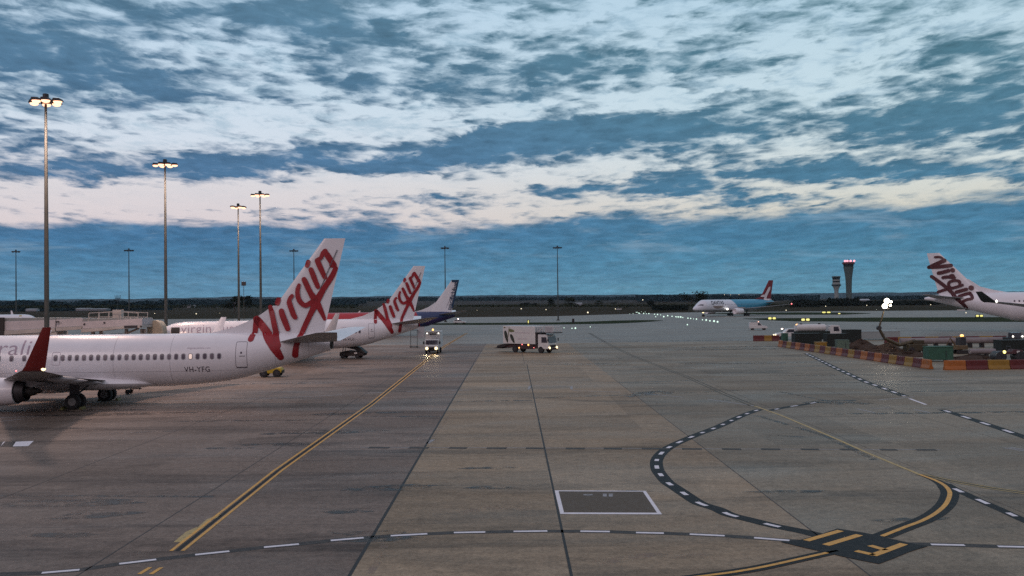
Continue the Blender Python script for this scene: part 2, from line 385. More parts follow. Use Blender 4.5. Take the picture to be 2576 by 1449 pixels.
# ------------------------------------------------------------------ ground
def ground_mat(name, cols, scale, streak=True, rough=(0.55, 0.85), bump=0.15, joints=False, spec=0.14):
    m = bpy.data.materials.new(name); m.use_nodes = True; t = m.node_tree; b = t.nodes['Principled BSDF']; b.inputs['Specular IOR Level'].default_value = spec
    ge = nn(t, 'ShaderNodeNewGeometry')
    def noise(sc, s, det=6, r=0.6, d=0.0, loc=(0, 0, 0)):
        mp = nn(t, 'ShaderNodeMapping'); lk(t, ge.outputs['Position'], mp.inputs[0]); mp.inputs['Scale'].default_value = s; mp.inputs['Location'].default_value = loc
        n = nn(t, 'ShaderNodeTexNoise'); lk(t, mp.outputs[0], n.inputs['Vector']); n.inputs['Scale'].default_value = sc
        n.inputs['Detail'].default_value = det; n.inputs['Roughness'].default_value = r; n.inputs['Distortion'].default_value = d; return n.outputs['Fac']
    def ma(op, a, b_=None, c=None, clamp=False):
        n = nn(t, 'ShaderNodeMath', operation=op); n.use_clamp = clamp
        for i, v in enumerate((a, b_, c)):
            if v is None: continue
            if hasattr(v, 'is_output'): lk(t, v, n.inputs[i])
            else: n.inputs[i].default_value = v
        return n.outputs[0]
    def mr(x, a, b_, c=0.0, d=1.0):
        n = nn(t, 'ShaderNodeMapRange'); lk(t, x, n.inputs[0]); n.inputs[1].default_value = a; n.inputs[2].default_value = b_; n.inputs[3].default_value = c; n.inputs[4].default_value = d; return n.outputs[0]
    def mx(f, a, b_, mode='MIX'):
        n = nn(t, 'ShaderNodeMix', data_type='RGBA', blend_type=mode)
        if hasattr(f, 'is_output'): lk(t, f, n.inputs['Factor'])
        else: n.inputs['Factor'].default_value = f
        for i, v in ((6, a), (7, b_)):
            if hasattr(v, 'is_output'): lk(t, v, n.inputs[i])
            else: n.inputs[i].default_value = (*v, 1)
        return n.outputs[2]
    big = noise(scale * 0.035, (1, 1, 1), 4, 0.6, 0.3)
    c = mx(mr(big, 0.35, 0.65), cols[0], cols[1])
    if streak:
        st = noise(0.35, (0.16, 0.9, 1), 8, 0.68, 0.6)
        c = mx(ma('MULTIPLY', mr(st, 0.50, 0.70), 0.75), c, cols[2])
        blot = noise(0.09, (0.6, 1.6, 1), 7, 0.62, 0.8, (40, 3, 0))
        c = mx(ma('MULTIPLY', mr(blot, 0.56, 0.68), 0.7), c, cols[2])
        pale = noise(0.22, (0.4, 1.3, 1), 6, 0.7, 0.5, (7, 90, 0))
        c = mx(ma('MULTIPLY', mr(pale, 0.58, 0.75), 0.35), c, cols[3])
    med = noise(2.2, (1, 1, 1), 8, 0.7)
    fine = noise(9.0, (1, 1, 1), 6, 0.85)
    k = ma('ADD', mr(med, 0.3, 0.7, -0.22, 0.18), mr(fine, 0.32, 0.68, -0.42, 0.42))
    k = ma('ADD', k, 1.0)
    cb = nn(t, 'ShaderNodeCombineXYZ')
    for i in range(3): lk(t, k, cb.inputs[i])
    c = mx(1.0, c, cb.outputs[0], 'MULTIPLY')
    if joints:
        # every slab was cast on its own day
        sp0 = nn(t, 'ShaderNodeSeparateXYZ'); lk(t, ge.outputs['Position'], sp0.inputs[0])
        cell = nn(t, 'ShaderNodeCombineXYZ')
        lk(t, ma('FLOOR', ma('DIVIDE', ma('ADD', sp0.outputs[0], 4.65), 6.15)), cell.inputs[0]); lk(t, ma('FLOOR', ma('DIVIDE', ma('ADD', sp0.outputs[1], 3.66), 6.72)), cell.inputs[1])
        wn = nn(t, 'ShaderNodeTexWhiteNoise', noise_dimensions='2D'); lk(t, cell.outputs[0], wn.inputs[0])
        kk = mr(wn.outputs[0], 0, 1, 0.84, 1.14); cb2 = nn(t, 'ShaderNodeCombineXYZ')
        for i in range(3): lk(t, kk, cb2.inputs[i])
        c = mx(1.0, c, cb2.outputs[0], 'MULTIPLY')
        # sawn cross joints between the slabs, every 6.7 m, faint
        sp = nn(t, 'ShaderNodeSeparateXYZ'); lk(t, ge.outputs['Position'], sp.inputs[0])
        w = ma('FRACT', ma('DIVIDE', ma('ADD', sp.outputs[1], 0.3), 6.72))
        d = ma('ABSOLUTE', ma('SUBTRACT', w, 0.5))
        jl = mr(ma('ADD', d, ma('MULTIPLY', med, 0.002)), 0.4925, 0.4965)
        amt = ma('MULTIPLY', mr(big, 0.35, 0.65, 0.25, 0.6), jl)
        amt = ma('MULTIPLY', amt, mr(sp.outputs[0], -4.0, 4.0, 0.85, 0.28))
        c = mx(amt, c, (0.035, 0.032, 0.032))
    lk(t, c, b.inputs['Base Color'])
    wet = noise(0.12, (0.5, 1.4, 1), 6, 0.6, 0.7, (11, 5, 0))
    lk(t, mr(wet, 0.35, 0.7, rough[0], rough[1]), b.inputs['Roughness'])
    bp = nn(t, 'ShaderNodeBump'); bp.inputs['Strength'].default_value = bump; bp.inputs['Distance'].default_value = 0.02
    lk(t, fine, bp.inputs['Height']); lk(t, bp.outputs[0], b.inputs['Normal'])
    return m
concrete = ground_mat('apron_concrete', [(0.172, 0.132, 0.106), (0.232, 0.178, 0.143), (0.038, 0.030, 0.027), (0.29, 0.235, 0.195)], 1.0, rough=(0.48, 0.8), joints=True)
concrete_b = ground_mat('apron_concrete_pale', [(0.265, 0.200, 0.134), (0.318, 0.240, 0.160), (0.105, 0.080, 0.056), (0.34, 0.265, 0.18)], 1.0, rough=(0.5, 0.8), joints=True)
concrete_c = ground_mat('apron_concrete_cool', [(0.210, 0.172, 0.124), (0.250, 0.206, 0.148), (0.085, 0.072, 0.056), (0.29, 0.255, 0.20)], 1.0, rough=(0.45, 0.75), joints=True)
taxi = ground_mat('taxiway_asphalt', [(0.185, 0.165, 0.135), (0.22, 0.195, 0.160), (0.11, 0.10, 0.088), (0.26, 0.235, 0.20)], 0.3, rough=(0.45, 0.65), spec=0.35)
grass_m = ground_mat('dry_grass', [(0.030, 0.028, 0.015), (0.048, 0.036, 0.025), (0.018, 0.022, 0.010), (0.062, 0.046, 0.034)], 0.08, rough=(0.95, 1.0), bump=0.3, spec=0.02)
grass_s = ground_mat('mown_grass', [(0.020, 0.032, 0.013), (0.028, 0.038, 0.016), (0.014, 0.022, 0.010), (0.045, 0.048, 0.026)], 0.3, rough=(0.95, 1.0), bump=0.3, spec=0.02)

def sheet(name, pts, z, mt, kind='structure', top=None):
    mb = MB(); n = len(pts); mb.add([(p[0], p[1], z) for p in pts], [tuple(range(n))])
    o = mb.build(name, mt); o['kind'] = kind; return o
g = MB(); NX = 40
g.add([(x, y, 0) for y in (-300, 9000) for x in (-9000, 9000)], [(0, 1, 3, 2)])
tag(g.build('ground', grass_m), kind='structure')
# far edge of the tarmac, measured along the photo, then the near apron panels
far_edge = [(-400, 806), (0, 805), (345, 803.5), (600, 802), (850, 800), (1150, 798.5), (1400, 795.5), (1600, 789.5), (1700, 786.5), (1850, 785), (2100, 783), (2300, 781.5), (2576, 780), (3000, 779)]
fe = [G(x, y) for x, y in far_edge]
# the taxiway sheet, triangulated in strips so that it stays well shaped
tx = MB(); nF = len(fe)
near = [(p.x * 150 / p.y, 150) for p in fe]
tx.add([(p.x, p.y, 0.03) for p in fe] + [(a, b, 0.03) for a, b in near], [(i, i + 1, nF + i + 1, nF + i) for i in range(nF - 1)])
tag(tx.build('taxiway', taxi), kind='structure')
sheet('apron', [(-140, -30), (-4.7, -30), (-4.7, 172), (-140, 172)], 0.05, concrete)
sheet('apron_middle_lane', [(-4.7, -30), (9.8, -30), (9.8, 172), (-4.7, 172)], 0.05, concrete_b)
sheet('apron_east', [(9.8, -30), (150, -30), (150, 172), (9.8, 172)], 0.05, concrete_c)
Z0 = 0.05
# strips of mown grass between the taxiways
def gstrip(name, top, bot, z=0.09):
    T = [G(x, y) for x, y in top]; B = [G(x, y) for x, y in bot]
    mb = MB(); n = len(T); mb.add([(p.x, p.y, z) for p in T] + [(p.x, p.y, z) for p in B], [(i, i + 1, n + i + 1, n + i) for i in range(n - 1)])
    return tag(mb.build(name, grass_s), kind='structure')
gstrip('grass_island', [(1000, 814.6), (1200, 813), (1400, 811.5), (1480, 809.5), (1547, 807), (1600, 806), (1640, 805.8), (1668, 806.8)],
       [(1000, 817.4), (1200, 817.6), (1400, 816.6), (1480, 815.5), (1547, 814.2), (1600, 811.8), (1640, 809.4), (1668, 807.2)])
gstrip('grass_verge', [(1870, 802), (1925, 801), (2000, 800.6), (2200, 799.4), (2400, 798.6), (2700, 798)], [(1870, 802.4), (1925, 805.5), (2000, 808.6), (2200, 809.8), (2400, 810), (2700, 810)])
gstrip('grass_ribbon', [(1780, 789), (1850, 787.2), (2000, 786), (2120, 786.5), (2190, 788.5)], [(1780, 790.2), (1850, 791), (2000, 792), (2120, 791.6), (2190, 789.2)])

# ------------------------------------------------------------------ painted markings
def paint(name, col, wear=0.35, rough=0.55):
    m = bpy.data.materials.new(name); m.use_nodes = True; t = m.node_tree; b = t.nodes['Principled BSDF']
    ge = nn(t, 'ShaderNodeNewGeometry'); n = nn(t, 'ShaderNodeTexNoise'); lk(t, ge.outputs['Position'], n.inputs['Vector']); n.inputs['Scale'].default_value = 5; n.inputs['Detail'].default_value = 8; n.inputs['Roughness'].default_value = 0.7
    r = nn(t, 'ShaderNodeMapRange'); lk(t, n.outputs['Fac'], r.inputs[0]); r.inputs[1].default_value = 0.42; r.inputs[2].default_value = 0.72; r.inputs[4].default_value = wear
    x = nn(t, 'ShaderNodeMix', data_type='RGBA'); lk(t, r.outputs[0], x.inputs['Factor']); x.inputs[6].default_value = (*col, 1); x.inputs[7].default_value = (0.14, 0.125, 0.11, 1)
    lk(t, x.outputs[2], b.inputs['Base Color']); b.inputs['Roughness'].default_value = rough; b.inputs['Specular IOR Level'].default_value = .06; return m
p_yel = paint('yellow_line_paint', (0.72, 0.39, 0.09), 0.45, 0.45)
p_pale = paint('faded_yellow_paint', (0.50, 0.38, 0.17), 0.6)
p_brown = paint('worn_dark_line', (0.075, 0.066, 0.048), 0.6)
p_white = paint('white_paint', (0.78, 0.75, 0.78), 0.25)
p_faint = paint('faded_white_paint', (0.33, 0.33, 0.34), 0.9)
p_black = paint('black_paint', (0.016, 0.017, 0.019), 0.15)
p_soft = paint('worn_black_paint', (0.05, 0.048, 0.047), 0.5)
p_patch = paint('dark_patch_paint', (0.105, 0.078, 0.054), 0.5)
seal = mat('joint_sealant', (0.012, 0.011, 0.011), 0.7)
seal2 = mat('thin_joint_sealant', (0.05, 0.045, 0.043), 0.8)

def resample(pts, step=0.5):
    out = [pts[0]]; 
    for a, b in zip(pts, pts[1:]):
        n = max(1, int((b - a).length / step))
        for i in range(1, n + 1): out.append(a.lerp(b, i / n))
    return out
def curve_px(px, k=6):
    return [G(x, y) for x, y in smooth2d(px, k)]
def ribbon(mb, pts, w, z, off=0.0, m=0):
    L = []
    for i, p in enumerate(pts):
        d = (pts[min(i + 1, len(pts) - 1)] - pts[max(i - 1, 0)]); d.z = 0; d.normalize(); nrm = Vector((-d.y, d.x, 0))
        ww = w[i] if isinstance(w, list) else w
        L.append((p + nrm * (off + ww / 2), p + nrm * (off - ww / 2)))
    vs = [(v.x, v.y, z) for a in L for v in a]
    mb.add(vs, [(2 * i, 2 * i + 1, 2 * i + 3, 2 * i + 2) for i in range(len(L) - 1)], m)
def dashes(pts, on, off, start=0.0):
    """split a polyline into dash pieces by arc length"""
    q = resample(pts, 0.25); acc_ = [0.0]
    for a, b in zip(q, q[1:]): acc_.append(acc_[-1] + (b - a).length)
    res = []; s = start
    while s < acc_[-1]:
        seg = [q[i] for i in range(len(q)) if s <= acc_[i] <= s + on]
        if len(seg) >= 2: res.append(seg)
        s += on + off
    return res
def marking(name, fn):
    mb = MB(); mats = fn(mb); o = mb.build(name, mats); o['kind'] = 'structure'; return o

# expansion joints running away from the camera
def f(mb):
    for X, w, y0, y1 in ((-4.65, 0.11, 12, 118), (1.55, 0.085, 12, 116)): ribbon(mb, [Vector((X, y0, 0)), Vector((X + (0.15 if X > 0 else -0.2), y1, 0))], w, Z0 + 0.004)
    return [seal]
marking('wide_apron_joints', f)
def f(mb):
    for X, w, y0, y1 in ((-12.5, 0.05, 12, 110), (-20.6, 0.04, 20, 110), (-28.6, 0.03, 20, 110), (9.8, 0.045, 14, 95), (18.0, 0.022, 20, 100), (26.0, 0.02, 30, 110), (-4.9, 0.06, 118, 150), (1.4, 0.05, 116, 150)):
        ribbon(mb, [Vector((X, y0, 0)), Vector((X, y1, 0))], w, Z0 + 0.004)
    return [seal2]
marking('thin_apron_joints', f)
# the long double yellow stand line
def f(mb):
    ctr = [G(445, 1390), G(700, 1186), G(935, 1018), G(1072, 908), G(1118, 872), G(1175, 838)]
    q = resample(ctr, 1.0)
    for o in (-0.18, 0.18): ribbon(mb, q, 0.12, Z0 + 0.008, o, 0)
    ribbon(mb, q, 0.14, Z0 + 0.004, 0, 1)
    a = [G(365, 1449), G(392, 1432)]
    for o in (-0.17, 0.17): ribbon(mb, a, 0.13, Z0 + 0.008, o, 0)
    return [p_yel, p_black]
marking('double_yellow_line', f)
def f(mb):
    ribbon(mb, [G(448, 1368), G(478, 1342), G(505, 1330)], 0.30, Z0 + 0.004)
    ribbon(mb, [G(505, 1330), G(528, 1310), G(552, 1300)], 0.22, Z0 + 0.004)
    return [p_pale]
marking('ghost_yellow_line', f)
# the road edge: white dashes on a black line, measured dash by dash
edge_px = [(-60, 1456), (0, 1449), (105, 1446), (200, 1438), (300, 1423), (393, 1412), (491, 1400), (577, 1391), (664, 1381), (752, 1373), (832, 1364), (915, 1357), (983, 1352), (1075, 1347), (1142, 1344), (1221, 1342.5), (1292, 1341), (1377, 1340), (1460, 1340.5), (1534, 1341.5), (1600, 1344), (1670, 1345.5), (1735, 1348), (1823, 1352), (1897, 1357), (1986, 1364), (2060, 1370)]
def f(mb):
    q = [G(x, y) for x, y in edge_px]
    ribbon(mb, q, 0.40, Z0 + 0.004, 0, 1)
    whites = [(105, 200), (300, 393), (491, 577), (664, 752), (832, 915), (983, 1075), (1142, 1221), (1292, 1377), (1460, 1534), (1600, 1670), (1735, 1823), (1897, 1986)]
    yy = lambda x: next(a[1] + (b[1] - a[1]) * (x - a[0]) / (b[0] - a[0]) for a, b in zip(edge_px, edge_px[1:]) if a[0] <= x <= b[0])
    for a, b in whites:
        ribbon(mb, [G(x, yy(x)) for x in (a, (a + b) / 2, b)], 0.19, Z0 + 0.008, 0, 0)
    q2 = [G(x, y) for x, y in ((2285, 1373), (2340, 1373.5), (2425, 1376), (2500, 1378.5), (2640, 1382))]
    ribbon(mb, q2, 0.42, Z0 + 0.004, 0, 1)
    for a, b in (((2342, 1374), (2427, 1376)), ((2510, 1379), (2600, 1381))): ribbon(mb, [G(*a), G(*b)], 0.19, Z0 + 0.008, 0, 0)
    return [p_white, p_soft]
marking('dashed_road_edge', f)
rz = lambda x, y: ((1700 + x / 1.647) * 0.78922, (1200 + y / 1.647) * 0.78922)
loop_z = [(1500, 843), (1415, 822), (1265, 792), (1145, 762), (1030, 733), (965, 703), (875, 674), (805, 630), (745, 590), (705, 563), (680, 535), (660, 510), (649, 485), (646, 455), (655, 430), (675, 406), (705, 382), (755, 355), (850, 314), (970, 268), (1100, 208), (1190, 176)]
def f(mb):
    q = curve_px([rz(*p) for p in loop_z], 5)
    ribbon(mb, q, 0.60, Z0 + 0.004, 0, 1)
    for s in dashes(q, 0.95, 1.05, 1.3): ribbon(mb, s, 0.20, Z0 + 0.008, 0, 0)
    q = curve_px([rz(*p) for p in ((1240, 183), (1330, 165), (1440, 148), (1500, 136))], 5)
    ribbon(mb, q, 0.5, Z0 + 0.004, 0, 1)
    for s in dashes(q, 1.1, 1.5, 0.5): ribbon(mb, s, 0.2, Z0 + 0.008, 0, 0)
    return [p_white, p_black]
marking('dashed_turning_loop', f)
# the thin line across the lanes
def f(mb):
    q = [G(905, 1127.5), G(1288, 1129), G(1700, 1131), G(2100, 1133), (G(2365, 1134))]
    ribbon(mb, q, 0.13, Z0 + 0.004, 0, 0)
    rx = lambda z: 1341.7 + z * 0.4792
    lz = lambda z: z * 0.52096
    bl = [(lz(1780), lz(1880)), (lz(1975), lz(2070)), (lz(2168), lz(2255)), (lz(2350), lz(2445)), (lz(2540), rx(55))] + [(rx(a), rx(b)) for a, b in ((170, 270), (370, 465), (570, 700), (780, 885), (990, 1090), (1195, 1295), (1405, 1500), (1610, 1705), (1820, 1910), (2010, 2115))]
    for a, b in bl:
        ya = 1128 + (a - 905) * 0.0041
        ribbon(mb, [G(a, ya + 0.4), G(b, ya + 0.8)], 0.48, Z0 + 0.008, 0, 1)
    return [p_faint, p_soft]
marking('black_dashed_cross_line', f)
# yellow lead-in line with its tight curve
yl_z = [(800, 0), (900, 45), (1000, 90), (1160, 158), (1300, 208), (1450, 272), (1600, 337), (1750, 405), (1900, 468), (2030, 522)]
cur_z = [(2030, 522), (2110, 552), (2160, 580), (2185, 612), (2182, 645), (2160, 685), (2110, 728), (2040, 766), (1950, 800), (1830, 848)]
def f(mb):
    q = [G(1483, 838), G(1535, 868), G(1590, 895), G(1700, 938)] + [G(*rz(*p)) for p in yl_z[:4]]
    for o in (-0.28, 0.1): ribbon(mb, q, 0.14, Z0 + 0.004, o, 2)
    q = [G(*rz(*p)) for p in yl_z[3:]]
    ribbon(mb, q, 0.17, Z0 + 0.008, 0, 1)
    q = curve_px([rz(*p) for p in cur_z], 6)
    ribbon(mb, q, 0.17, Z0 + 0.012, 0, 0)
    n = len(q); ribbon(mb, q, [0.17 + 0.5 * min(1, i / (n * 0.25)) for i in range(n)], Z0 + 0.008, 0, 3)
    q = curve_px([rz(*p) for p in ((1600, 925), (1560, 932), (1400, 968), (1200, 1012), (1050, 1038), (900, 1058), (700, 1085))], 5)
    ribbon(mb, q, 0.15, Z0 + 0.016, 0, 0); ribbon(mb, q, 0.50, Z0 + 0.012, 0, 3)
    q = [G(*rz(*p)) for p in ((2030, 520), (2200, 556), (2400, 592), (2576, 618), (2750, 645))]
    for o in (-0.16, 0.16): ribbon(mb, q, 0.10, Z0 + 0.004, o, 1)
    ribbon(mb, q, 0.55, Z0 + 0.002, 0, 2)
    return [p_yel, p_pale, p_brown, p_black]
marking('yellow_lead_in_line', f)
def f(mb):
    q = [G(*rz(*p)) for p in ((2165, 570), (2210, 596), (2330, 652), (2450, 705), (2576, 763), (2800, 860))]
    ribbon(mb, q, 0.42, Z0 + 0.004, 0, 1)
    for s in dashes(q, 1.0, 1.15, 0.9): ribbon(mb, s, 0.2, Z0 + 0.012, 0, 0)
    q = [G(2028, 890), G(2100, 926), G(2180, 963)] + [G(*rz(*p)) for p in ((1830, 62), (1950, 107))]
    ribbon(mb, q, 0.75, Z0 + 0.004, 0, 1)
    for s in dashes(q, 1.6, 1.6, 0.5): ribbon(mb, s, 0.28, Z0 + 0.008, 0, 0)
    ribbon(mb, [G(*rz(1975, 120)), G(*rz(2062, 152))], 0.22, Z0 + 0.008, 0, 0)
    q = [G(*rz(*p)) for p in ((2145, 178), (2300, 228), (2450, 278), (2576, 322), (2750, 385))]
    ribbon(mb, q, 0.62, Z0 + 0.004, 0, 1)
    for s in dashes(q, 1.5, 1.7, 0.3): ribbon(mb, s, 0.25, Z0 + 0.008, 0, 0)
    return [p_white, p_black]
marking('dashed_east_lines', f)
# black panel with the yellow stand letters
z7 = lambda x, y: ((2540 + x / 6.44) * 0.78922, (1640 + y / 6.44) * 0.78922)
def f(mb):
    pts = [z7(*p) for p in ((-330, 560), (60, 520), (440, 420), (830, 285), (1250, 350), (1680, 425), (1950, 500), (2420, 605), (2700, 640), (2300, 765), (1980, 900), (1680, 1010), (1300, 935), (900, 850), (560, 765), (200, 690))]
    mb.add([G(x, y, Z0 + 0.016) for x, y in pts], [tuple(range(len(pts)))], 1)
    for a, b, w in (((190, 580), (900, 372), .24), ((590, 672), (1285, 460), .26), ((1500, 680), (1830, 775), .24), ((1215, 790), (1590, 875), .24), ((1560, 885), (2200, 645), .26)):
        ribbon(mb, [G(*z7(*a)), G(*z7(*b))], w, Z0 + 0.020, 0, 0)
    return [p_yel, p_black]
marking('stand_letter_panel', f)
# outlined equipment box with a darker floor
zb = lambda x, y: ((1740 + x / 6.44) * 0.78922, (1540 + y / 6.44) * 0.78922)
def f(mb):
    quad = [G(*zb(*p), Z0 + 0.008) for p in ((180, 148), (2050, 158), (2385, 640), (295, 632))]
    mb.add(quad, [(0, 1, 2, 3)], 0)
    inn = [G(*zb(*p), Z0 + 0.012) for p in ((262, 165), (1990, 172), (2280, 603), (372, 598))]
    mb.add(inn, [(0, 1, 2, 3)], 1)
    for (a, b, c, d) in ((770, 225, 960, 250), (1170, 215, 1250, 275), (1290, 215, 1375, 275), (840, 240, 900, 262)):
        mb.add([G(*zb(x, y), Z0 + 0.016) for x, y in ((a, b), (c, b), (c, d), (a, d))], [(0, 1, 2, 3)], 2)
    return [p_white, p_patch, p_faint]
marking('equipment_box_outline', f)
def f(mb):
    for a, b in (((0, 1112), (14, 1124)), ((32, 1111), (85, 1122))):
        mb.add([G(a[0], b[1] + 1, Z0 + 0.008), G(b[0] - 14, b[1], Z0 + 0.008), G(b[0], a[1] - 2, Z0 + 0.008), G(a[0] + 8, a[1], Z0 + 0.008)], [(0, 1, 2, 3)], 0)
    mb.add([G(-60, 1125, Z0 + 0.006), G(60, 1123, Z0 + 0.006), G(80, 1110, Z0 + 0.006), G(-60, 1112, Z0 + 0.006)], [(0, 1, 2, 3)], 1)
    return [p_white, p_soft]
marking('white_bar_marking', f)
# faint white line behind the first aircraft and the small far boxes
def f(mb):
    q = [G(*p) for p in ((-60, 1018), (0, 1017), (200, 1014), (430, 1010), (650, 1005), (800, 998))]
    ribbon(mb, q, 0.28, Z0 + 0.004)
    q = [G(*p) for p in ((800, 998), (900, 992), (1000, 987), (1150, 983), (1330, 981))]
    for s in dashes(q, 2.2, 1.6): ribbon(mb, s, 0.34, Z0 + 0.004)
    for a, b in (((1330, 981), (1333, 972)), ((1333, 972), (1437, 973)), ((1437, 973), (1438, 981)), ((1440, 984), (1560, 988)), ((1620, 992), (1720, 1001)), ((1780, 1006), (1905, 1024))):
        ribbon(mb, [G(*a), G(*b)], 0.22, Z0 + 0.004)
    for a, b in (((2155, 1030), (2200, 1040)), ((2190, 1029), (2240, 1028)), ((2300, 1032), (2340, 1040)), ((2525, 1129), (2576, 1137)), ((2540, 1128), (2590, 1135)), ((2210, 1008), (2300, 1000)), ((2320, 950), (2400, 962)), ((0, 1052), (100, 1050)), ((60, 1056), (0, 1062)), ((1075, 1118), (1090, 1108))):
        ribbon(mb, [G(*a), G(*b)], 0.22, Z0 + 0.004)
    return [p_faint]
marking('faint_white_lines', f)
smear = bpy.data.materials.new('pale_smear'); smear.use_nodes = True
t_ = smear.node_tree; b_ = t_.nodes['Principled BSDF']; b_.inputs['Base Color'].default_value = (0.33, 0.27, 0.23, 1); b_.inputs['Roughness'].default_value = 0.9; b_.inputs['Specular IOR Level'].default_value = .1
ge_ = nn(t_, 'ShaderNodeNewGeometry'); no_ = nn(t_, 'ShaderNodeTexNoise'); lk(t_, ge_.outputs['Position'], no_.inputs['Vector']); no_.inputs['Scale'].default_value = 1.6; no_.inputs['Detail'].default_value = 9; no_.inputs['Roughness'].default_value = .7
mr_ = nn(t_, 'ShaderNodeMapRange'); lk(t_, no_.outputs['Fac'], mr_.inputs[0]); mr_.inputs[1].default_value = 0.47; mr_.inputs[2].default_value = 0.66; mr_.inputs[4].default_value = 0.55; lk(t_, mr_.outputs[0], b_.inputs['Alpha'])
def f(mb):
    for (pts, w) in (((( 128, 1318), (180, 1298), (262, 1278)), .7), (((150, 1262), (250, 1258), (330, 1262)), .5), (((1010, 1115), (1090, 1100), (1130, 1050)), .25), (((930, 1200), (1010, 1190), (1090, 1196)), .8), (((930, 1449), (960, 1400), (975, 1350)), .25), (((620, 1180), (760, 1160), (860, 1165)), .5), (((320, 1400), (430, 1380), (520, 1388)), .4), (((1500, 1420), (1640, 1400), (1800, 1404)), .5), (((1150, 1290), (1250, 1280), (1330, 1284)), .5)):
        ribbon(mb, [G(*p) for p in pts], w, Z0 + 0.0022)
    return [smear]
marking('pale_smears', f)
# tyre and fuel stains
rs = random.Random(3)
stain = bpy.data.materials.new('dark_stain'); stain.use_nodes = True
t_ = stain.node_tree; b_ = t_.nodes['Principled BSDF']; b_.inputs['Base Color'].default_value = (0.035, 0.033, 0.032, 1); b_.inputs['Roughness'].default_value = 0.5
ge_ = nn(t_, 'ShaderNodeNewGeometry'); no_ = nn(t_, 'ShaderNodeTexNoise'); lk(t_, ge_.outputs['Position'], no_.inputs['Vector']); no_.inputs['Scale'].default_value = 1.3; no_.inputs['Detail'].default_value = 8
mr_ = nn(t_, 'ShaderNodeMapRange'); lk(t_, no_.outputs['Fac'], mr_.inputs[0]); mr_.inputs[1].default_value = 0.42; mr_.inputs[2].default_value = 0.62; mr_.inputs[4].default_value = 0.8; lk(t_, mr_.outputs[0], b_.inputs['Alpha'])
def f(mb):
    S = [(1620, 992, 3.2, .9, .9), (1655, 994, 1.4, .25, .3), (2080, 1012, 2.2, .9, .4), (2130, 1016, 2.0, .8, -.3), (1480, 916, 5.5, .7, .1), (1500, 919, 4, .5, 0), (1515, 905, 3, .35, .2), (1640, 990, 2.5, .3, .1), (1880, 915, 9, .6, 0), (1700, 960, 5, .3, .2), (1600, 965, 3, .2, -.3),
         (2300, 960, 6, .4, .1), (2420, 985, 5, .3, 0), (2100, 945, 7, .4, 0), (2450, 1040, 9, .35, .02), (2350, 1040, 8, .3, 0), (900, 925, 3, .3, .1), (960, 918, 3, .25, 0), (640, 1060, 6, .3, 0), (820, 1045, 2, .4, 0), (340, 1090, 3, .2, .2), (1060, 935, 2.5, .7, 0), (760, 1090, 3, .5, .2), (980, 1230, 2.2, .6, .2), (960, 1360, 1.5, .4, 0), (1850, 1010, 1.2, .2, -.6), (1990, 1100, .8, .2, -.5), (700, 940, 3, .2, .1), (1950, 872, 20, 1.2, 0), (1700, 858, 16, 1.0, .02), (1820, 880, 14, 1.0, 0), (170, 1270, 2.6, .8, 0), (240, 1300, 1.8, .5, .2), (150, 1350, 1.6, .4, 0), (930, 1345, 1.3, .35, 0), (880, 1290, 1.0, .4, .3), (700, 1120, 2.2, .5, 0), (860, 1090, 2.6, .5, .2), (930, 1040, 3.2, .5, 0), (1010, 1050, 2.5, .4, 0), (560, 1130, 1.6, .3, 0), (430, 1040, 5, .5, 0), (100, 1035, 7, .8, 0), (240, 1045, 4, .7, 0), (1230, 1230, 1.2, .3, 0), (1240, 1180, 1.5, .3, 0), (1560, 1240, 1.4, .3, 0), (1980, 1240, 1.6, .3, 0), (2300, 1310, 1.5, .3, .2), (1260, 1010, 3, .35, 0), (540, 968, 4, .4, 0), (760, 965, 4, .4, 0)]
    for x, y, a, b, r in S:
        c = G(x, y); vs = []
        for k in range(18):
            t = 2 * math.pi * k / 18; w = 1 + rs.uniform(-.25, .25); u, v = a * math.cos(t) * w, b * math.sin(t) * w
            vs.append((c.x + u * math.cos(r) - v * math.sin(r), c.y + u * math.sin(r) + v * math.cos(r), Z0 + 0.003 + 0.0001 * len(mb.f)))
        mb.add(vs, [tuple(range(18))])
    for pts in (((1341, 1003), (1450, 999), (1700, 991), (1870, 983)), ((1900, 1046), (2080, 1100), (2200, 1160)), ((2310, 1040), (2440, 1041), (2600, 1037)), ((0, 1250), (300, 1251), (540, 1252)), ((1950, 985), (2080, 1010), (2100, 1012))):
        ribbon(mb, [G(*p) for p in pts], 0.38, Z0 + 0.0025)
    return [stain]
marking('apron_stains', f)

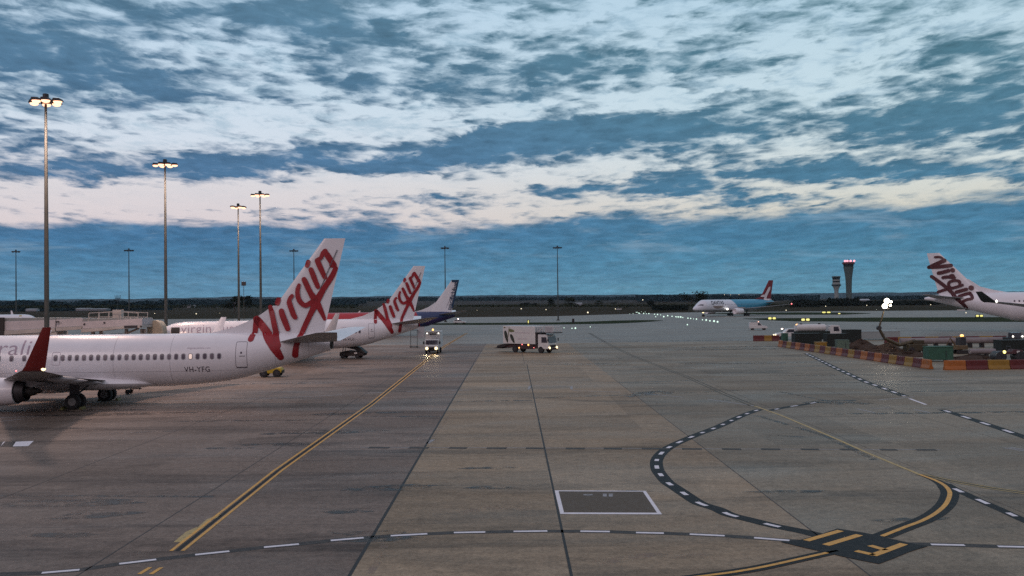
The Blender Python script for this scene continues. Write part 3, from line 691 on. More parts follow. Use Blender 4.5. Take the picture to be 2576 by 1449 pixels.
# ------------------------------------------------------------------ aircraft
def lerp_tab(tab, s):
    if s <= tab[0][0]: return tab[0][1:]
    for a, b in zip(tab, tab[1:]):
        if s <= b[0]:
            t = (s - a[0]) / (b[0] - a[0]); t = t
            return tuple(x + (y - x) * t for x, y in zip(a[1:], b[1:]))
    return tab[-1][1:]
def crom(tab, n):
    """smooth station table (s, top, bottom, halfwidth)"""
    out = []
    P_ = [tab[0]] + tab + [tab[-1]]
    for i in range(1, len(P_) - 2):
        p0, p1, p2, p3 = P_[i - 1:i + 3]
        for j in range(n):
            t = j / n
            out.append(tuple(0.5 * (2 * b + (c - a) * t + (2 * a - 5 * b + 4 * c - d) * t * t + (3 * b - a - 3 * c + d) * t ** 3) for a, b, c, d in zip(p0, p1, p2, p3)))
    out.append(tab[-1]); return out
class Jet:
    """body stations along x (nose 0, tail +x); +y is the right-hand side, -y the left-hand side"""
    def __init__(s, tab, fin):
        s.tab = crom(tab, 4); s.fin = fin     # fin: (z0, le0, te0, z1, le1, te1, thick)
    def dims(s, x):
        top, bot, hw = lerp_tab(s.tab, x); return (top + bot) / 2, (top - bot) / 2, hw
    def hw(s, x, z):
        zc, hh, w = s.dims(x); k = (z - zc) / max(hh, 1e-3)
        return w * math.sqrt(max(0.0, 1 - k * k)) if abs(k) < 1 else 0.0
    def finth(s, x, z):
        z0, l0, t0, z1, l1, t1, th = s.fin; t = (z - z0) / (z1 - z0)
        le = l0 + (l1 - l0) * t; te = t0 + (t1 - t0) * t; c = (x - le) / max(te - le, .1)
        return (th * (1 - 0.45 * max(0, t))) * 4 * 0.25 * (2.0 * math.sqrt(max(0, c)) * (1 - c) * 1.3 + 0.06) if 0 <= c <= 1 else 0.06
    def side(s, sgn, off=0.018):
        def fn(x, z):
            b = s.hw(x, z); f = s.finth(x, z) if z > s.fin[0] - 0.6 else 0.0
            return (x, sgn * (max(b, f) + off), z)
        return fn
    def body(s, mt, parent, x1=None):
        rings = []; n = 40
        for (x, top, bot, w) in s.tab:
            zc, hh = (top + bot) / 2, (top - bot) / 2
            rings.append([(x, w * math.sin(2 * math.pi * k / n), zc + hh * math.cos(2 * math.pi * k / n)) for k in range(n)])
        return MB().loft(rings).build('fuselage', mt, parent, smooth=True, angle=0.9)
def foil(le, chord, y, z, th, flip=False, n=9):
    """closed lens section in the x-z plane at span y"""
    up = []; lo = []
    for i in range(n):
        c = i / (n - 1); c = c * c * (3 - 2 * c); t = th * chord * (1.48 * math.sqrt(max(c, 0)) - .63 * c - 1.76 * c * c + 1.42 * c ** 3 - .51 * c ** 4) * 2.2
        up.append((le + c * chord, y, z + t * 0.6)); lo.append((le + c * chord, y, z - t * 0.4))
    return up + lo[-2:0:-1]
def vfoil(le, te, z, th, n=9):
    up = []; lo = []; ch = te - le
    for i in range(n):
        c = i / (n - 1); c = c * c * (3 - 2 * c); t = th * 1.04 * (1.3 * math.sqrt(c) * (1 - c) * 1.0 * 2 * .5 + 0.03 * (1 - c) * 0)
        up.append((le + c * ch, t, z)); lo.append((le + c * ch, -t, z))
    return up + lo[-2:0:-1]
def rounded(x0, x1, z0, z1, r, n=4):
    pts = []
    for cx_, cz_, a in ((x1 - r, z1 - r, 0), (x0 + r, z1 - r, 90), (x0 + r, z0 + r, 180), (x1 - r, z0 + r, 270)):
        for k in range(n + 1):
            t = R(a + 90 * k / n); pts.append((cx_ + r * math.cos(t), cz_ + r * math.sin(t)))
    return pts
def frame_shape(x0, x1, z0, z1, r, w):
    a = rounded(x0, x1, z0, z1, r); b = rounded(x0 + w, x1 - w, z0 + w, z1 - w, max(r - w, 0.01)); n = len(a)
    return (a + b, [(i, (i + 1) % n, (i + 1) % n + n, i + n) for i in range(n)])
def wheel(parent, x, y, r, w, name='wheel'):
    t = MB().lathe([(-w / 2, r * .6), (-w / 2, r * .92), (-w * .32, r), (w * .32, r), (w / 2, r * .92), (w / 2, r * .6)], (x, y, r), 'y', 20).build(name, rubber, parent, smooth=True)
    MB().lathe([(-w / 2 - .012, r * .50), (-w / 2 + .05, r * .62), (w / 2 - .05, r * .62), (w / 2 + .012, r * .50)], (x, y, r), 'y', 16).build('rim', mat('wheel_hub_grey', (.17, .17, .17), .5), t)
    return t

# the flowing script, as strokes of (x, z, width) on the side of a 737 fin
ZS = 1 / 3.292
def scr(x, y):
    X = (760 + x * ZS) * 0.78922; Yp = (740 + y * ZS) * 0.78922
    d = 1288 - X
    z = 7.75 - (Yp - (757 + 0.01134 * d)) * 0.03100
    return ((X - 1288) * 0.03100 + 52.35, z)
SCRIPT = [
 ([(165, 1120), (178, 1040), (186, 965), (200, 925)], [.50, .44, .48, .55]),
 ([(195, 922), (240, 975), (300, 1050), (355, 1130), (415, 1215), (470, 1312)], [.62, .66, .66, .70, .74, .52]),
 ([(335, 790), (352, 850), (372, 935), (395, 1040), (418, 1120), (440, 1190)], [.34, .46, .46, .48, .56, .6]),
 ([(423, 716), (411, 752)], [.42, .42]),
 ([(456, 835), (468, 880), (495, 950), (522, 1020)], [.46, .5, .5, .44]),
 ([(540, 750), (560, 810), (582, 870), (600, 900)], [.46, .46, .46, .40]), ([(536, 735), (548, 700), (568, 676)], [.38, .34, .34]),
 ([(642, 562), (626, 620), (632, 690), (660, 745), (705, 775), (752, 755), (800, 720)], [.30, .38, .42, .42, .42, .42, .42]),
 ([(696, 503), (722, 560), (760, 640), (815, 730), (862, 820), (905, 920)], [.44, .46, .46, .62, .46, .26]),
 ([(738, 318), (726, 356)], [.38, .38]),
 ([(768, 400), (795, 470), (838, 580)], [.42, .46, .38]),
 ([(836, 305), (868, 380), (912, 480)], [.46, .46, .38]), ([(834, 298), (875, 272), (892, 225), (922, 200)], [.34, .34, .34, .34]),
 ([(915, 208), (950, 262), (1005, 350)], [.44, .5, .5]), ([(985, 352), (1030, 352)], [.42, .14]),
 ([(1025, 385), (985, 470), (900, 600), (825, 730), (765, 855), (710, 970), (665, 1075), (632, 1190), (615, 1290)], [.40, .46, .46, .62, .46, .44, .42, .46, .52]),
]
def script_shapes(conv=scr, k=.92, dx=0.0, dz=0.0):
    out = []
    for pts, w in SCRIPT:
        p = [conv(*a) for a in pts]; p = [(a * 1 + dx, b + dz) for a, b in p]
        q = smooth2d(p, 4) if len(p) > 2 else p
        ws = [w[0]] if len(p) <= 2 else None
        if ws is None:
            ws = []
            for i in range(len(p) - 1):
                for j in range(4): ws.append(w[i] + (w[i + 1] - w[i]) * j / 4)
            ws.append(w[-1])
        else: ws = list(w)
        out.append(stroke2d(q, [x * k for x in ws]))
    return out

T800 = [(0.0, 2.78, 2.74, .02), (0.25, 3.1, 2.35, .42), (0.9, 3.55, 1.98, .85), (1.8, 4.05, 1.70, 1.2), (2.6, 4.75, 1.56, 1.45), (3.6, 5.2, 1.46, 1.66), (5.0, 5.42, 1.40, 1.82), (6.8, 5.45, 1.38, 1.88), (15, 5.45, 1.36, 1.88), (24.5, 5.45, 1.36, 1.88), (26.5, 5.45, 1.42, 1.87), (29, 5.45, 1.60, 1.80), (31.2, 5.45, 1.92, 1.62), (33.5, 5.42, 2.55, 1.28), (36, 5.35, 3.32, .86), (37.6, 5.25, 3.84, .56), (38.2, 5.12, 4.0, .48)]
seam = mat('skin_seam_grey', (.52, .50, .52), .5); pane2 = mat('shaded_cabin_pane', (.15, .12, .15), .3); litp = mat('lit_cabin_pane', (.8, .7, .6), .4, emit=(1.0, .72, .62), estr=.5)
FIN8 = (5.2, 32.2, 37.6, 12.75, 37.75, 39.4, .20)
def boeing(label, loc, rz, cut=0.0, scale=1.0, bodymat=None, finmat=None, wingletmat=None, title=None, reg=None, script=True, windows=True, stripe=None, group='airliners parked at the gates'):
    """single-aisle airliner; cut shortens the cabin ahead of and behind the wing"""
    bodymat = bodymat or white; finmat = finmat or white
    c1, c2 = cut / 2, cut / 2
    sh = lambda x: x - (c1 if x > 10 else c1 * max(0, (x - 6) / 4)) - (c2 if x > 26 else c2 * max(0, (x - 24) / 2))
    tab = [(sh(a), b, c, d) for a, b, c, d in T800]; T = -cut
    fin = (FIN8[0], FIN8[1] + T, FIN8[2] + T, FIN8[3], FIN8[4] + T, FIN8[5] + T, FIN8[6]); W_ = -c1
    J = Jet(tab, fin); r = empty('airliner', loc, rz); r.scale = (scale,) * 3
    tag(r, label, 'airplane', group)
    J.body(bodymat, r)
    # belly fairing
    rings = []
    for x, hw, zb_, zt in ((13.0, .6, 1.6, 1.9), (14.5, 1.75, 1.22, 2.2), (17, 2.02, 1.12, 2.4), (21, 2.02, 1.12, 2.4), (23.3, 1.7, 1.26, 2.2), (25.2, .6, 1.5, 1.8)):
        zc, hh = (zb_ + zt) / 2, (zt - zb_) / 2
        rings.append([(x + W_, hw * math.sin(2 * math.pi * k / 16), zc + hh * math.cos(2 * math.pi * k / 16)) for k in range(16)])
    MB().loft(rings).build('belly_fairing', white, r, smooth=True)
    # fin with its long dorsal fillet
    z0, l0, t0, z1, l1, t1, th = fin; secs = []
    for k in range(9):
        t = k / 8; z = z0 + (z1 - z0) * t; secs.append(vfoil(l0 + (l1 - l0) * t, t0 + (t1 - t0) * t, z, th * (1 - .45 * t)))
    mb = MB().loft(secs)
    dor = [(28.2 + T, 5.30), (30.6 + T, 5.86), (32.2 + T, 6.52), (33.05 + T, 7.06), (33.75 + T, 7.55), (34.6 + T, 7.3), (34.8 + T, 5.3)]
    mb.prism(dor, -0.055, 0.055, 'y')
    mb.build('vertical_fin', finmat, r, smooth=True, angle=0.5)
    MB().prism([(t0 - 1.35, z0 + 1.0), (t0 - 1.30, z0 + 1.0), (t1 - .62, z1 - .9), (t1 - .66, z1 - .9)], -.135, .135, 'y').build('rudder_line', line, r)
    # tailplane
    for sg in (-1, 1):
        secs = [foil(34.3 + T + 0.0, 4.5, sg * .75, 4.72, .045), foil(36.4 + T, 3.0, sg * 4.0, 5.18, .04), foil(38.35 + T, 1.55, sg * 7.0, 5.58, .035), foil(38.8 + T, 1.1, sg * 7.2, 5.62, .02)]
        MB().loft(secs).build('tailplane', wingg if sg < 0 else white, r, smooth=True)
    # wings
    for sg in (-1, 1):
        Wx = 13.1 + W_
        secs = [foil(Wx, 8.3, sg * 1.2, 1.95, .055), foil(Wx + 2.6, 5.5, sg * 5.6, 2.48, .05), foil(Wx + 6.2, 3.2, sg * 11.5, 3.15, .045), foil(Wx + 9.45, 1.5, sg * 17.05, 3.78, .04)]
        wg = MB().loft(secs).build('wing', wingg, r, smooth=True)
        mb = MB()
        secs = []
        for (x, ch, y, z, tk) in ((22.55, 1.5, 17.05, 3.78, .05), (22.85, 1.38, 17.32, 3.86, .06), (23.1, 1.25, 17.5, 4.1, .07), (24.4, .5, 17.95, 6.45, .05)):
            s_ = []
            for i in range(7):
                c = i / 6; s_.append((x + W_ + c * ch, sg * (y + tk * math.sin(math.pi * c) ** .7), z))
            for i in range(5, 0, -1):
                c = i / 6; s_.append((x + W_ + c * ch, sg * (y - tk * .3 * math.sin(math.pi * c)), z))
            secs.append(s_)
        mb.loft(secs); nsec = len(secs[0])
        mb.m = [0 if (i % nsec) < 6 else 1 for i in range(len(mb.f))]
        mb.build('winglet', [wingletmat or redo, white], r, smooth=True)
        for (x, y, z, L) in ((20.6, 3.2, 1.95, 2.2), (21.3, 7.5, 2.45, 2.4), (22.4, 11.0, 2.86, 2.0)):
            MB().lathe([(-L * .55, .02), (-L * .4, .14), (0, .20), (L * .3, .13), (L * .5, .02)], (x + W_, sg * y, z), 'x', 8).build('flap_fairing', wingg, wg, smooth=True)
        # engine
        ex, ey, ez = 12.2 + W_, sg * 4.83, 1.52
        en = MB().lathe([(.35, .70), (.05, .80), (0, .88), (.15, .97), (.8, 1.06), (2.0, 1.07), (3.2, 1.0), (4.1, .93), (4.12, .86), (3.2, .86)], (ex, ey, ez), 'x', 28).build('engine', white, r, smooth=True, angle=1.0)
        MB().lathe([(3.4, .80), (4.2, .80), (4.75, .72), (4.78, .62), (4.0, .60)], (ex, ey, ez), 'x', 24).build('exhaust_duct', darkm, en, smooth=True)
        MB().lathe([(3.6, .52), (4.7, .45), (5.3, .30), (5.9, .05)], (ex, ey, ez), 'x', 18).build('exhaust_cone', soot, en, smooth=True)
        MB().lathe([(.4, .05), (.7, .3), (.9, .80), (1.0, .80)], (ex, ey, ez), 'x', 20).build('fan', darkm, en, smooth=True)
        MB().prism([(ex + .9, 2.5), (ex + 3.8, 2.45), (ex + 6.2, 2.15), (ex + 5.0, 1.75), (ex + 3.6, 2.1)], ey - .16, ey + .16, 'y').build('pylon', wingg, r)
        # main gear
        mg = MB(); gx = 19.6 + W_
        mg.tube([(gx, sg * 2.86, .55), (gx - .05, sg * 2.80, 1.9)], .13, 10); mg.tube([(gx, sg * 2.2, .55), (gx, sg * 3.5, .55)], .09, 8)
        mg.tube([(gx - .1, sg * 2.85, .9), (gx + .6, sg * 1.9, 1.7)], .06, 6); mg.box((gx, sg * 3.03, 1.45), (.75, .04, .9))
        st = mg.build('landing_gear', darkm, r)
        for yy in (2.43, 3.29): wheel(st, gx, sg * yy, .565, .40)
    ng = MB(); ng.tube([(4.0, 0, .35), (3.95, 0, 1.6)], .09, 8); ng.tube([(4.0, -.25, .35), (4.0, .25, .35)], .06, 8); st = ng.build('nose_gear', metal, r)
    for yy in (-.24, .24): wheel(st, 4.0, yy, .35, .2)
    # tail cone outlet, aerials, tail skid
    MB().lathe([(-.15, .45), (.12, .44), (.2, .36), (0, .3)], (38.15 + T, 0, 4.55), 'x', 16).build('exhaust_outlet', soot, r, smooth=True)
    MB().prism([(15.75 + W_, 5.4), (16.3 + W_, 5.4), (16.5 + W_, 5.82), (16.32 + W_, 5.86)], -.03, .03, 'y').build('blade_aerial', white, r)
    MB().prism([(17.0 + W_, 1.2), (17.4 + W_, 1.2), (17.3 + W_, .95)], -.03, .03, 'y').build('belly_aerial', grey, r)
    if windows:
        fnL = J.side(-1, .008)
        x = 30.0 + T; ks = [k for k in range(24)] + [25, 27.4, 29.2, 31, 32, 33, 34, 35, 36, 37, 38, 39, 40, 41, 42, 43, 44, 45]
        if cut: ks = [k for k in range(37)]
        for k in ks:
            xx = x - .537 * k; fr = decal([(rounded(xx - .165, xx + .165, 3.51, 3.99, .14), [tuple(range(20))])], fnL, 'window', grey if not k % 7 else wingg, r, 0.3)
            decal([(rounded(xx - .115, xx + .115, 3.56, 3.94, .10), [tuple(range(20))])], J.side(-1, .016), 'pane', litp if (k == 4 and not cut) else (pane, pane2, pane)[int(k * 7) % 3], fr, 0.3)
        for (a, b, zl, zh, nm) in ((31.2 + T, 32.05 + T, 2.85, 4.82, 'rear_door'), (3.5, 4.35, 2.85, 4.75, 'front_door')):
            d = decal([frame_shape(a, b, zl, zh, .12, .03)], J.side(-1, .012), nm, line, r, 0.2)
            decal([(rounded(a + .28, b - .12, 3.70, 3.745, .02), [tuple(range(20))])], J.side(-1, .014), 'door_handle', ink, d, 0.2)
            decal([(rounded(a + .02, b - .02, zl - .05, zl + .0, .02), [tuple(range(20))])], J.side(-1, .014), 'door_sill', ink, d, 0.2)
            decal([(rounded(a + .36, a + .5, 3.9, 4.06, .06), [tuple(range(20))])], J.side(-1, .016), 'pane', pane, d, 0.2)
        for a in (17.38 + W_, 16.3 + W_):
            decal([frame_shape(a, a + .62, 3.2, 4.18, .1, .022)], J.side(-1, .012), 'exit_hatch', thin, r, 0.2)
        for xs_ in ((26.3, 22.0, 34.1, 36.6) if not cut else (24.5, 19.5)):
            zc_, hh_, _ = J.dims(xs_); decal([([(xs_ - .012, zc_ - hh_ * .97), (xs_ + .012, zc_ - hh_ * .97), (xs_ + .012, zc_ + hh_ * .97), (xs_ - .012, zc_ + hh_ * .97)], [(0, 1, 2, 3)])], J.side(-1, .010), 'skin_seam', seam, r, 0.15)
        decal([([(7, 2.62), (31, 2.62), (31, 2.645), (7, 2.645)], [(0, 1, 2, 3)])], J.side(-1, .010), 'skin_seam', seam, r, 0.6)
        # cockpit glazing
        fnc = J.side(-1, .012)
        decal([([(1.75, 3.62), (2.5, 3.68), (2.62, 4.25), (2.25, 4.22)], [(0, 1, 2, 3)])], fnc, 'cockpit_window', glass, r, 0.15)
    if script: 
        for sg in (-1, 1): decal(script_shapes(dx=T), J.side(sg, .03), 'fin_lettering', redp, r, 0.22)
    if title:
        vs, fs = text2d(title, 1.62, .0, -.012, 1.02); u = min(v[0] for v in vs)
        kx = (16.6 - 4.7) / (max(v[0] for v in vs) - u) if not cut else (14.8 - 4.6) / (max(v[0] for v in vs) - u)
        gap = 4.65 + (text2d('virgin', 1.62, .0, -.012, 1.02)[0] and max(v[0] for v in text2d('virgin', 1.62, .0, -.012, 1.02)[0]) - u) * kx + .15
        pv = [(4.65 + (v[0] - u) * kx, 4.02 + v[1] * .98) for v in vs]
        for nm_, ok in (('title_lettering', lambda f_: pv[f_[0]][0] < gap), ('country_lettering', lambda f_: pv[f_[0]][0] >= gap)):
            ff = [f_ for f_ in fs if ok(f_)]; us = sorted({i for f_ in ff for i in f_}); ix = {i: k_ for k_, i in enumerate(us)}
            decal([([pv[i] for i in us], [tuple(ix[i] for i in f_) for f_ in ff])], J.side(-1, .012), nm_, thin, r, 0.3)
    if reg:
        vs, fs = text2d(reg, .62, 0, .004, 1.12); u = min(v[0] for v in vs); kx = 1.90 / (max(v[0] for v in vs) - u)
        decal([([(27.35 + T + (v[0] - u) * kx, 2.56 + v[1] * .95) for v in vs], fs)], J.side(-1, .012), 'registration_lettering', ink, r, 0.3)
        vs, fs = text2d('virginaustralia.com', .20, 0, -.002, 1.0); u = min(v[0] for v in vs); kx = 1.75 / (max(v[0] for v in vs) - u)
        decal([([(27.55 + T + (v[0] - u) * kx, 4.33 + v[1] * .9) for v in vs], fs)], J.side(-1, .012), 'web_lettering', thin, r, 0.3)
    return r, J

# the near airliner
A1 = (-32.8, 74.4); TH1 = R(0.6)
o1 = (A1[0] - 19.6 * math.cos(TH1), A1[1] - 19.6 * math.sin(TH1), Z0)
near_jet, JN = boeing('near white twin jet with VH-YFG on its rear fuselage and a red script tail', o1, TH1, title='virgin australia', reg='VH-YFG')
lamp_ = MB().lathe([(-.12, .02), (-.08, .1), (0, .14), (.08, .1), (.12, .02)], (24.15, -17.35, 3.95), 'z', 10).build('wingtip_lamp', headl, near_jet)
MB().lathe([(-.05, .02), (0, .06), (.05, .02)], (22.5, -17.3, 3.85), 'z', 8).build('wingtip_lamp', redl, near_jet)
# ground service bar under the rear belly (tow gate seen by the far wheels)
# the second airliner (shorter cabin), turned a little away
n2 = P(363, 838, 124.5); t2 = P(1071, 669, 134.0); a2 = math.atan2(t2.y - n2.y, t2.x - n2.x)
jet2, J2 = boeing('middle white twin jet with a red script tail, nose by the jet bridge', (n2.x, n2.y, Z0), a2, cut=2.3, title='virgin australia', reg='VH-VUI', wingletmat=white)
# front door standing open on the second airliner
decal([(rounded(3.4, 4.5, 2.9, 4.75, .08), [tuple(range(20))])], J2.side(-1, .02), 'open_doorway', soot, jet2, 0.2)
# the third airliner: red cabin, blue tail section, white fin
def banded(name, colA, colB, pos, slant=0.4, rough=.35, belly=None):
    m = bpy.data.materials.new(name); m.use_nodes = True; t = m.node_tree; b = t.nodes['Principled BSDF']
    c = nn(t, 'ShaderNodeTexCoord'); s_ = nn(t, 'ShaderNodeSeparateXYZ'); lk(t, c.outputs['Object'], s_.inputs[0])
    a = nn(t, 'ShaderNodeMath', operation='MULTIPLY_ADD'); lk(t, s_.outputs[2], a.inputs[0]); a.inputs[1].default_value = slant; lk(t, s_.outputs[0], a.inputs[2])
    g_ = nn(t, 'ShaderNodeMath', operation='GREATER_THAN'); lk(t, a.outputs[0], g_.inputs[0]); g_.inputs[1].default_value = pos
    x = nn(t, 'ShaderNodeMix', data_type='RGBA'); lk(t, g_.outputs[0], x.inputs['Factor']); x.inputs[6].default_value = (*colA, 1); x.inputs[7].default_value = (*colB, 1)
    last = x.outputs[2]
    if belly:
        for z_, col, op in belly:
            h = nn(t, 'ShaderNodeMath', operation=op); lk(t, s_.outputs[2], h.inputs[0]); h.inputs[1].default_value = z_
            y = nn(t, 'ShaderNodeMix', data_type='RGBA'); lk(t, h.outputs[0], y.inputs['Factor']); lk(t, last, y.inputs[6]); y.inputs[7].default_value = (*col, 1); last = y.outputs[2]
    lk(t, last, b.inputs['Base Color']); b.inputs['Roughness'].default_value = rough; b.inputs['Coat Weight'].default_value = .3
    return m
redblue = banded('red_and_blue_livery', (.32, .012, .022), (.012, .03, .11), 30.5, .25)
t3 = P(1153, 706.5, 224.0); n3 = Vector((t3.x - 39.3 * math.cos(R(14)), t3.y - 39.3 * math.sin(R(14)), 0))
jet3, J3 = boeing('far twin jet with red fuselage, blue rear and pacificblue on its white fin', (n3.x, n3.y, Z0), R(14), bodymat=redblue, script=False, windows=False, wingletmat=white)
navy = mat('navy_trim', (0.012, 0.04, 0.09), .4)
z0, l0, t0, z1, l1, t1, th = FIN8
MB().prism([(t0 - .05, z0 + 1), (t0 + .34, z0 + 1), (t1 + .08, z1 + .05), (l1 - .1, z1 + .05), (l1 - .02, z1 - .5), (t1 - .42, z1 - .5)], -.15, .15, 'y').build('fin_edge_trim', navy, jet3)
vs, fs = text2d('pacificblue', 1.75, 0, .012, .92); u0, u1 = min(v[0] for v in vs), max(v[0] for v in vs)
def along(v, w):
    w = w * .8
    # text runs up the trailing edge
    k = 6.7 / (u1 - u0); L = (v - u0) * k; dx_, dz_ = (t1 - t0) / (z1 - z0), 1.0; nrm = math.hypot(dx_, dz_); dx_, dz_ = dx_ / nrm, dz_ / nrm
    return (t0 - .42 + dx_ * (L + .9) - dz_ * (w * .98) + .02 * L, z0 + .65 + dz_ * (L) + dx_ * (w * .9) - w * .25)
decal([([along(*v) for v in vs], fs)], J3.side(-1, .06), 'fin_lettering', navy, jet3, 0.4)
decal([([(31.5, 1.9), (38.1, 4.1), (38.1, 4.45), (36.5, 4.15), (33.0, 3.75), (31.0, 3.8)], [tuple(range(6))])], J3.side(-1, .02), 'belly_trim', mat('indigo_trim', (.03, .02, .10), .4), jet3, .3)

# far left: only the crown of a white airliner shows over the bridge
n4 = P(104, 800, 270.0)
jet4, J4 = boeing('white airliner at far left with only its roof above the jet bridge', (n4.x, n4.y, Z0), R(168), script=False, windows=False, wingletmat=white)
decal([([(5.3, 4.9), (6.2, 4.9), (6.4, 5.25), (5.6, 5.25)], [(0, 1, 2, 3)])], J4.side(1, .02), 'roof_badge', mat('ochre_badge', (.45, .33, .08), .5), jet4, .3)

# wide-body taxiing far right of centre
def widebody(label, tab, fin, loc, rz, bodymat, finmat, wing, eng, gear, tailp, dorsal, group=None, wl=None, sides=(-1,)):
    J = Jet(tab, fin); r = empty('airliner', loc, rz); tag(r, label, 'airplane', group); J.body(bodymat, r)
    z0, l0, t0, z1, l1, t1, th = fin
    secs = [vfoil(l0 + (l1 - l0) * k / 8, t0 + (t1 - t0) * k / 8, z0 + (z1 - z0) * k / 8, th * (1 - .45 * k / 8)) for k in range(9)]
    mb = MB().loft(secs); mb.prism(dorsal, -.07, .07, 'y'); mb.build('vertical_fin', finmat, r, smooth=True, angle=.5)
    for sg in (-1, 1):
        MB().loft([foil(a, c, sg * y, z, .05) for a, c, y, z in wing]).build('wing', wingg, r, smooth=True)
        MB().loft([foil(a, c, sg * y, z, .045) for a, c, y, z in tailp]).build('tailplane', wingg, r, smooth=True)
        ex, ey, ez, rr, L = eng
        en = MB().lathe([(.5, rr * .72), (0, rr * .86), (.2, rr * .96), (L * .3, rr * 1.04), (L * .6, rr), (L, rr * .86), (L + .02, rr * .78), (L * .7, rr * .8)], (ex, sg * ey, ez), 'x', 28).build('engine', white, r, smooth=True)
        MB().lathe([(L * .75, rr * .62), (L * 1.1, rr * .5), (L * 1.3, .1)], (ex, sg * ey, ez), 'x', 18).build('exhaust_cone', soot, en, smooth=True)
        MB().lathe([(.6, .1), (1.0, .4), (1.3, rr * .8), (1.4, rr * .8)], (ex, sg * ey, ez), 'x', 18).build('fan', darkm, en, smooth=True)
        MB().prism([(ex + 1.5, ez + rr * .9), (ex + L, ez + rr * .7), (ex + L + 2.5, ez + rr + .4), (ex + 2.5, ez + rr + .5)], sg * ey - .2, sg * ey + .2, 'y').build('pylon', wingg, r)
        gx, gy, wr = gear
        st = MB().tube([(gx, sg * gy, wr), (gx, sg * gy, 3.2)], .22, 8).tube([(gx - .75, sg * gy, wr), (gx + .75, sg * gy, wr)], .14, 6).build('landing_gear', darkm, r)
        for dx_ in (-.75, .75):
            for dy_ in (-.55, .55): wheel(st, gx + dx_, sg * gy + dy_, wr, .42)
        if wl:
            MB().loft([[(x + c * ch, sg * (y + t_ * math.sin(math.pi * c)), z) for c in (0, .25, .5, .75, 1)] + [(x + c * ch, sg * (y - t_ * math.sin(math.pi * c)), z) for c in (.75, .5, .25)] for x, ch, y, z, t_ in wl]).build('winglet', mat('black_green_winglet', (.012, .02, .02), .5), r, smooth=True)
    st = MB().tube([(tab[0][0] + 6.3, 0, .5), (tab[0][0] + 6.3, 0, 2.6)], .14, 8).build('nose_gear', metal, r)
    for yy in (-.35, .35): wheel(st, tab[0][0] + 6.3, yy, .5, .3)
    return r, J
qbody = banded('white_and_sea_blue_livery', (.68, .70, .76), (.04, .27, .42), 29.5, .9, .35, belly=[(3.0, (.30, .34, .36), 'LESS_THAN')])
Q = [(0, 3.3, 3.26, .02), (.5, 4.0, 2.7, .7), (1.8, 4.9, 2.2, 1.35), (3.4, 6.0, 1.95, 1.9), (5.2, 7.0, 1.85, 2.3), (7.5, 7.25, 1.82, 2.5), (20, 7.25, 1.82, 2.52), (34, 7.25, 1.82, 2.52), (40, 7.25, 2.4, 2.4), (46, 7.2, 3.6, 1.8), (51, 6.9, 4.8, 1.0), (54, 6.4, 5.6, .4)]
QF = (6.8, 43.8, 52.0, 15.9, 51.0, 54.2, .35)
qm = G(1857, 794.3); qa = R(37)
qo = (qm.x - 29.2 * math.cos(qa), qm.y - 29.2 * math.sin(qa), 0.03)
qfin = mat('deep_red_fin', (.20, .010, .018), .4)
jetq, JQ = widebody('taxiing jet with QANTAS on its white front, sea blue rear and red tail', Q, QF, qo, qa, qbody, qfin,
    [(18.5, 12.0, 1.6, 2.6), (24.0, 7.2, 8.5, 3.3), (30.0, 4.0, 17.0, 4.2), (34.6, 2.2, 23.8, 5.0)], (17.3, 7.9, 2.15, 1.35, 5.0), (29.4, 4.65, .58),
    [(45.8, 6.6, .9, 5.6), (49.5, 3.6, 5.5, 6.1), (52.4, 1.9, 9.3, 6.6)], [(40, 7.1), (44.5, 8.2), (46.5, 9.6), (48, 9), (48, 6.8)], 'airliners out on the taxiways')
vs, fs = text2d('QANTAS', 1.7, .25, .05, 1.1); u0q = min(v[0] for v in vs); kx = 8.2 / (max(v[0] for v in vs) - u0q)
decal([([(9.0 + (v[0] - u0q) * kx, 5.25 + v[1] * 1.25) for v in vs], fs)], JQ.side(-1, .03), 'fuselage_lettering', mat('black_lettering', (.02, .02, .03), .5), jetq, .5)
decal([([(9.5, 4.6), (16.5, 4.6), (15.5, 3.6), (13, 3.3), (10.8, 3.7)], [tuple(range(5))])], JQ.side(-1, .03), 'side_badge', mat('taupe_badge', (.25, .21, .19), .5), jetq, .4)
decal([([(1.9, 4.85), (4.2, 4.75), (4.4, 5.35), (3.1, 5.3)], [(0, 1, 2, 3)])], JQ.side(-1, .03), 'cockpit_window', glass, jetq, .3)
decal([([(44.6, 8.4), (46.0, 9.2), (47.4, 9.3), (50.2, 12.6), (51.6, 13.0), (51.6, 11.8), (49.0, 8.6), (48.6, 7.4), (51.5, 7.4), (53.0, 7.0), (49, 6.6), (46.2, 6.9), (47.2, 8.3), (45.8, 8.2)], [tuple(range(14))])], JQ.side(-1, .12), 'fin_emblem', mat('pale_emblem', (.70, .64, .66), .5), jetq, .5)
for x in [8 + .98 * k for k in range(34)]:
    if 9.0 < x < 17.2: continue
    decal([(rounded(x - .14, x + .14, 4.95, 5.3, .1), [tuple(range(20))])], JQ.side(-1, .03), 'window', pane, jetq, .4)
MB().lathe([(-.5, .05), (-.3, .42), (0, .52), (.3, .42), (.5, .05)], (6.1, -.05, 2.0), 'z', 12).build('landing_lamp', headl, jetq, smooth=True)
MB().lathe([(-.45, .05), (-.25, .4), (0, .48), (.25, .4), (.45, .05)], (18.2, -3.2, 3.1), 'z', 12).build('landing_lamp', whitel, jetq, smooth=True)
MB().lathe([(-.35, .05), (0, .34), (.35, .05)], (35.6, -23.8, 5.1), 'z', 10).build('wingtip_lamp', redl, jetq, smooth=True)

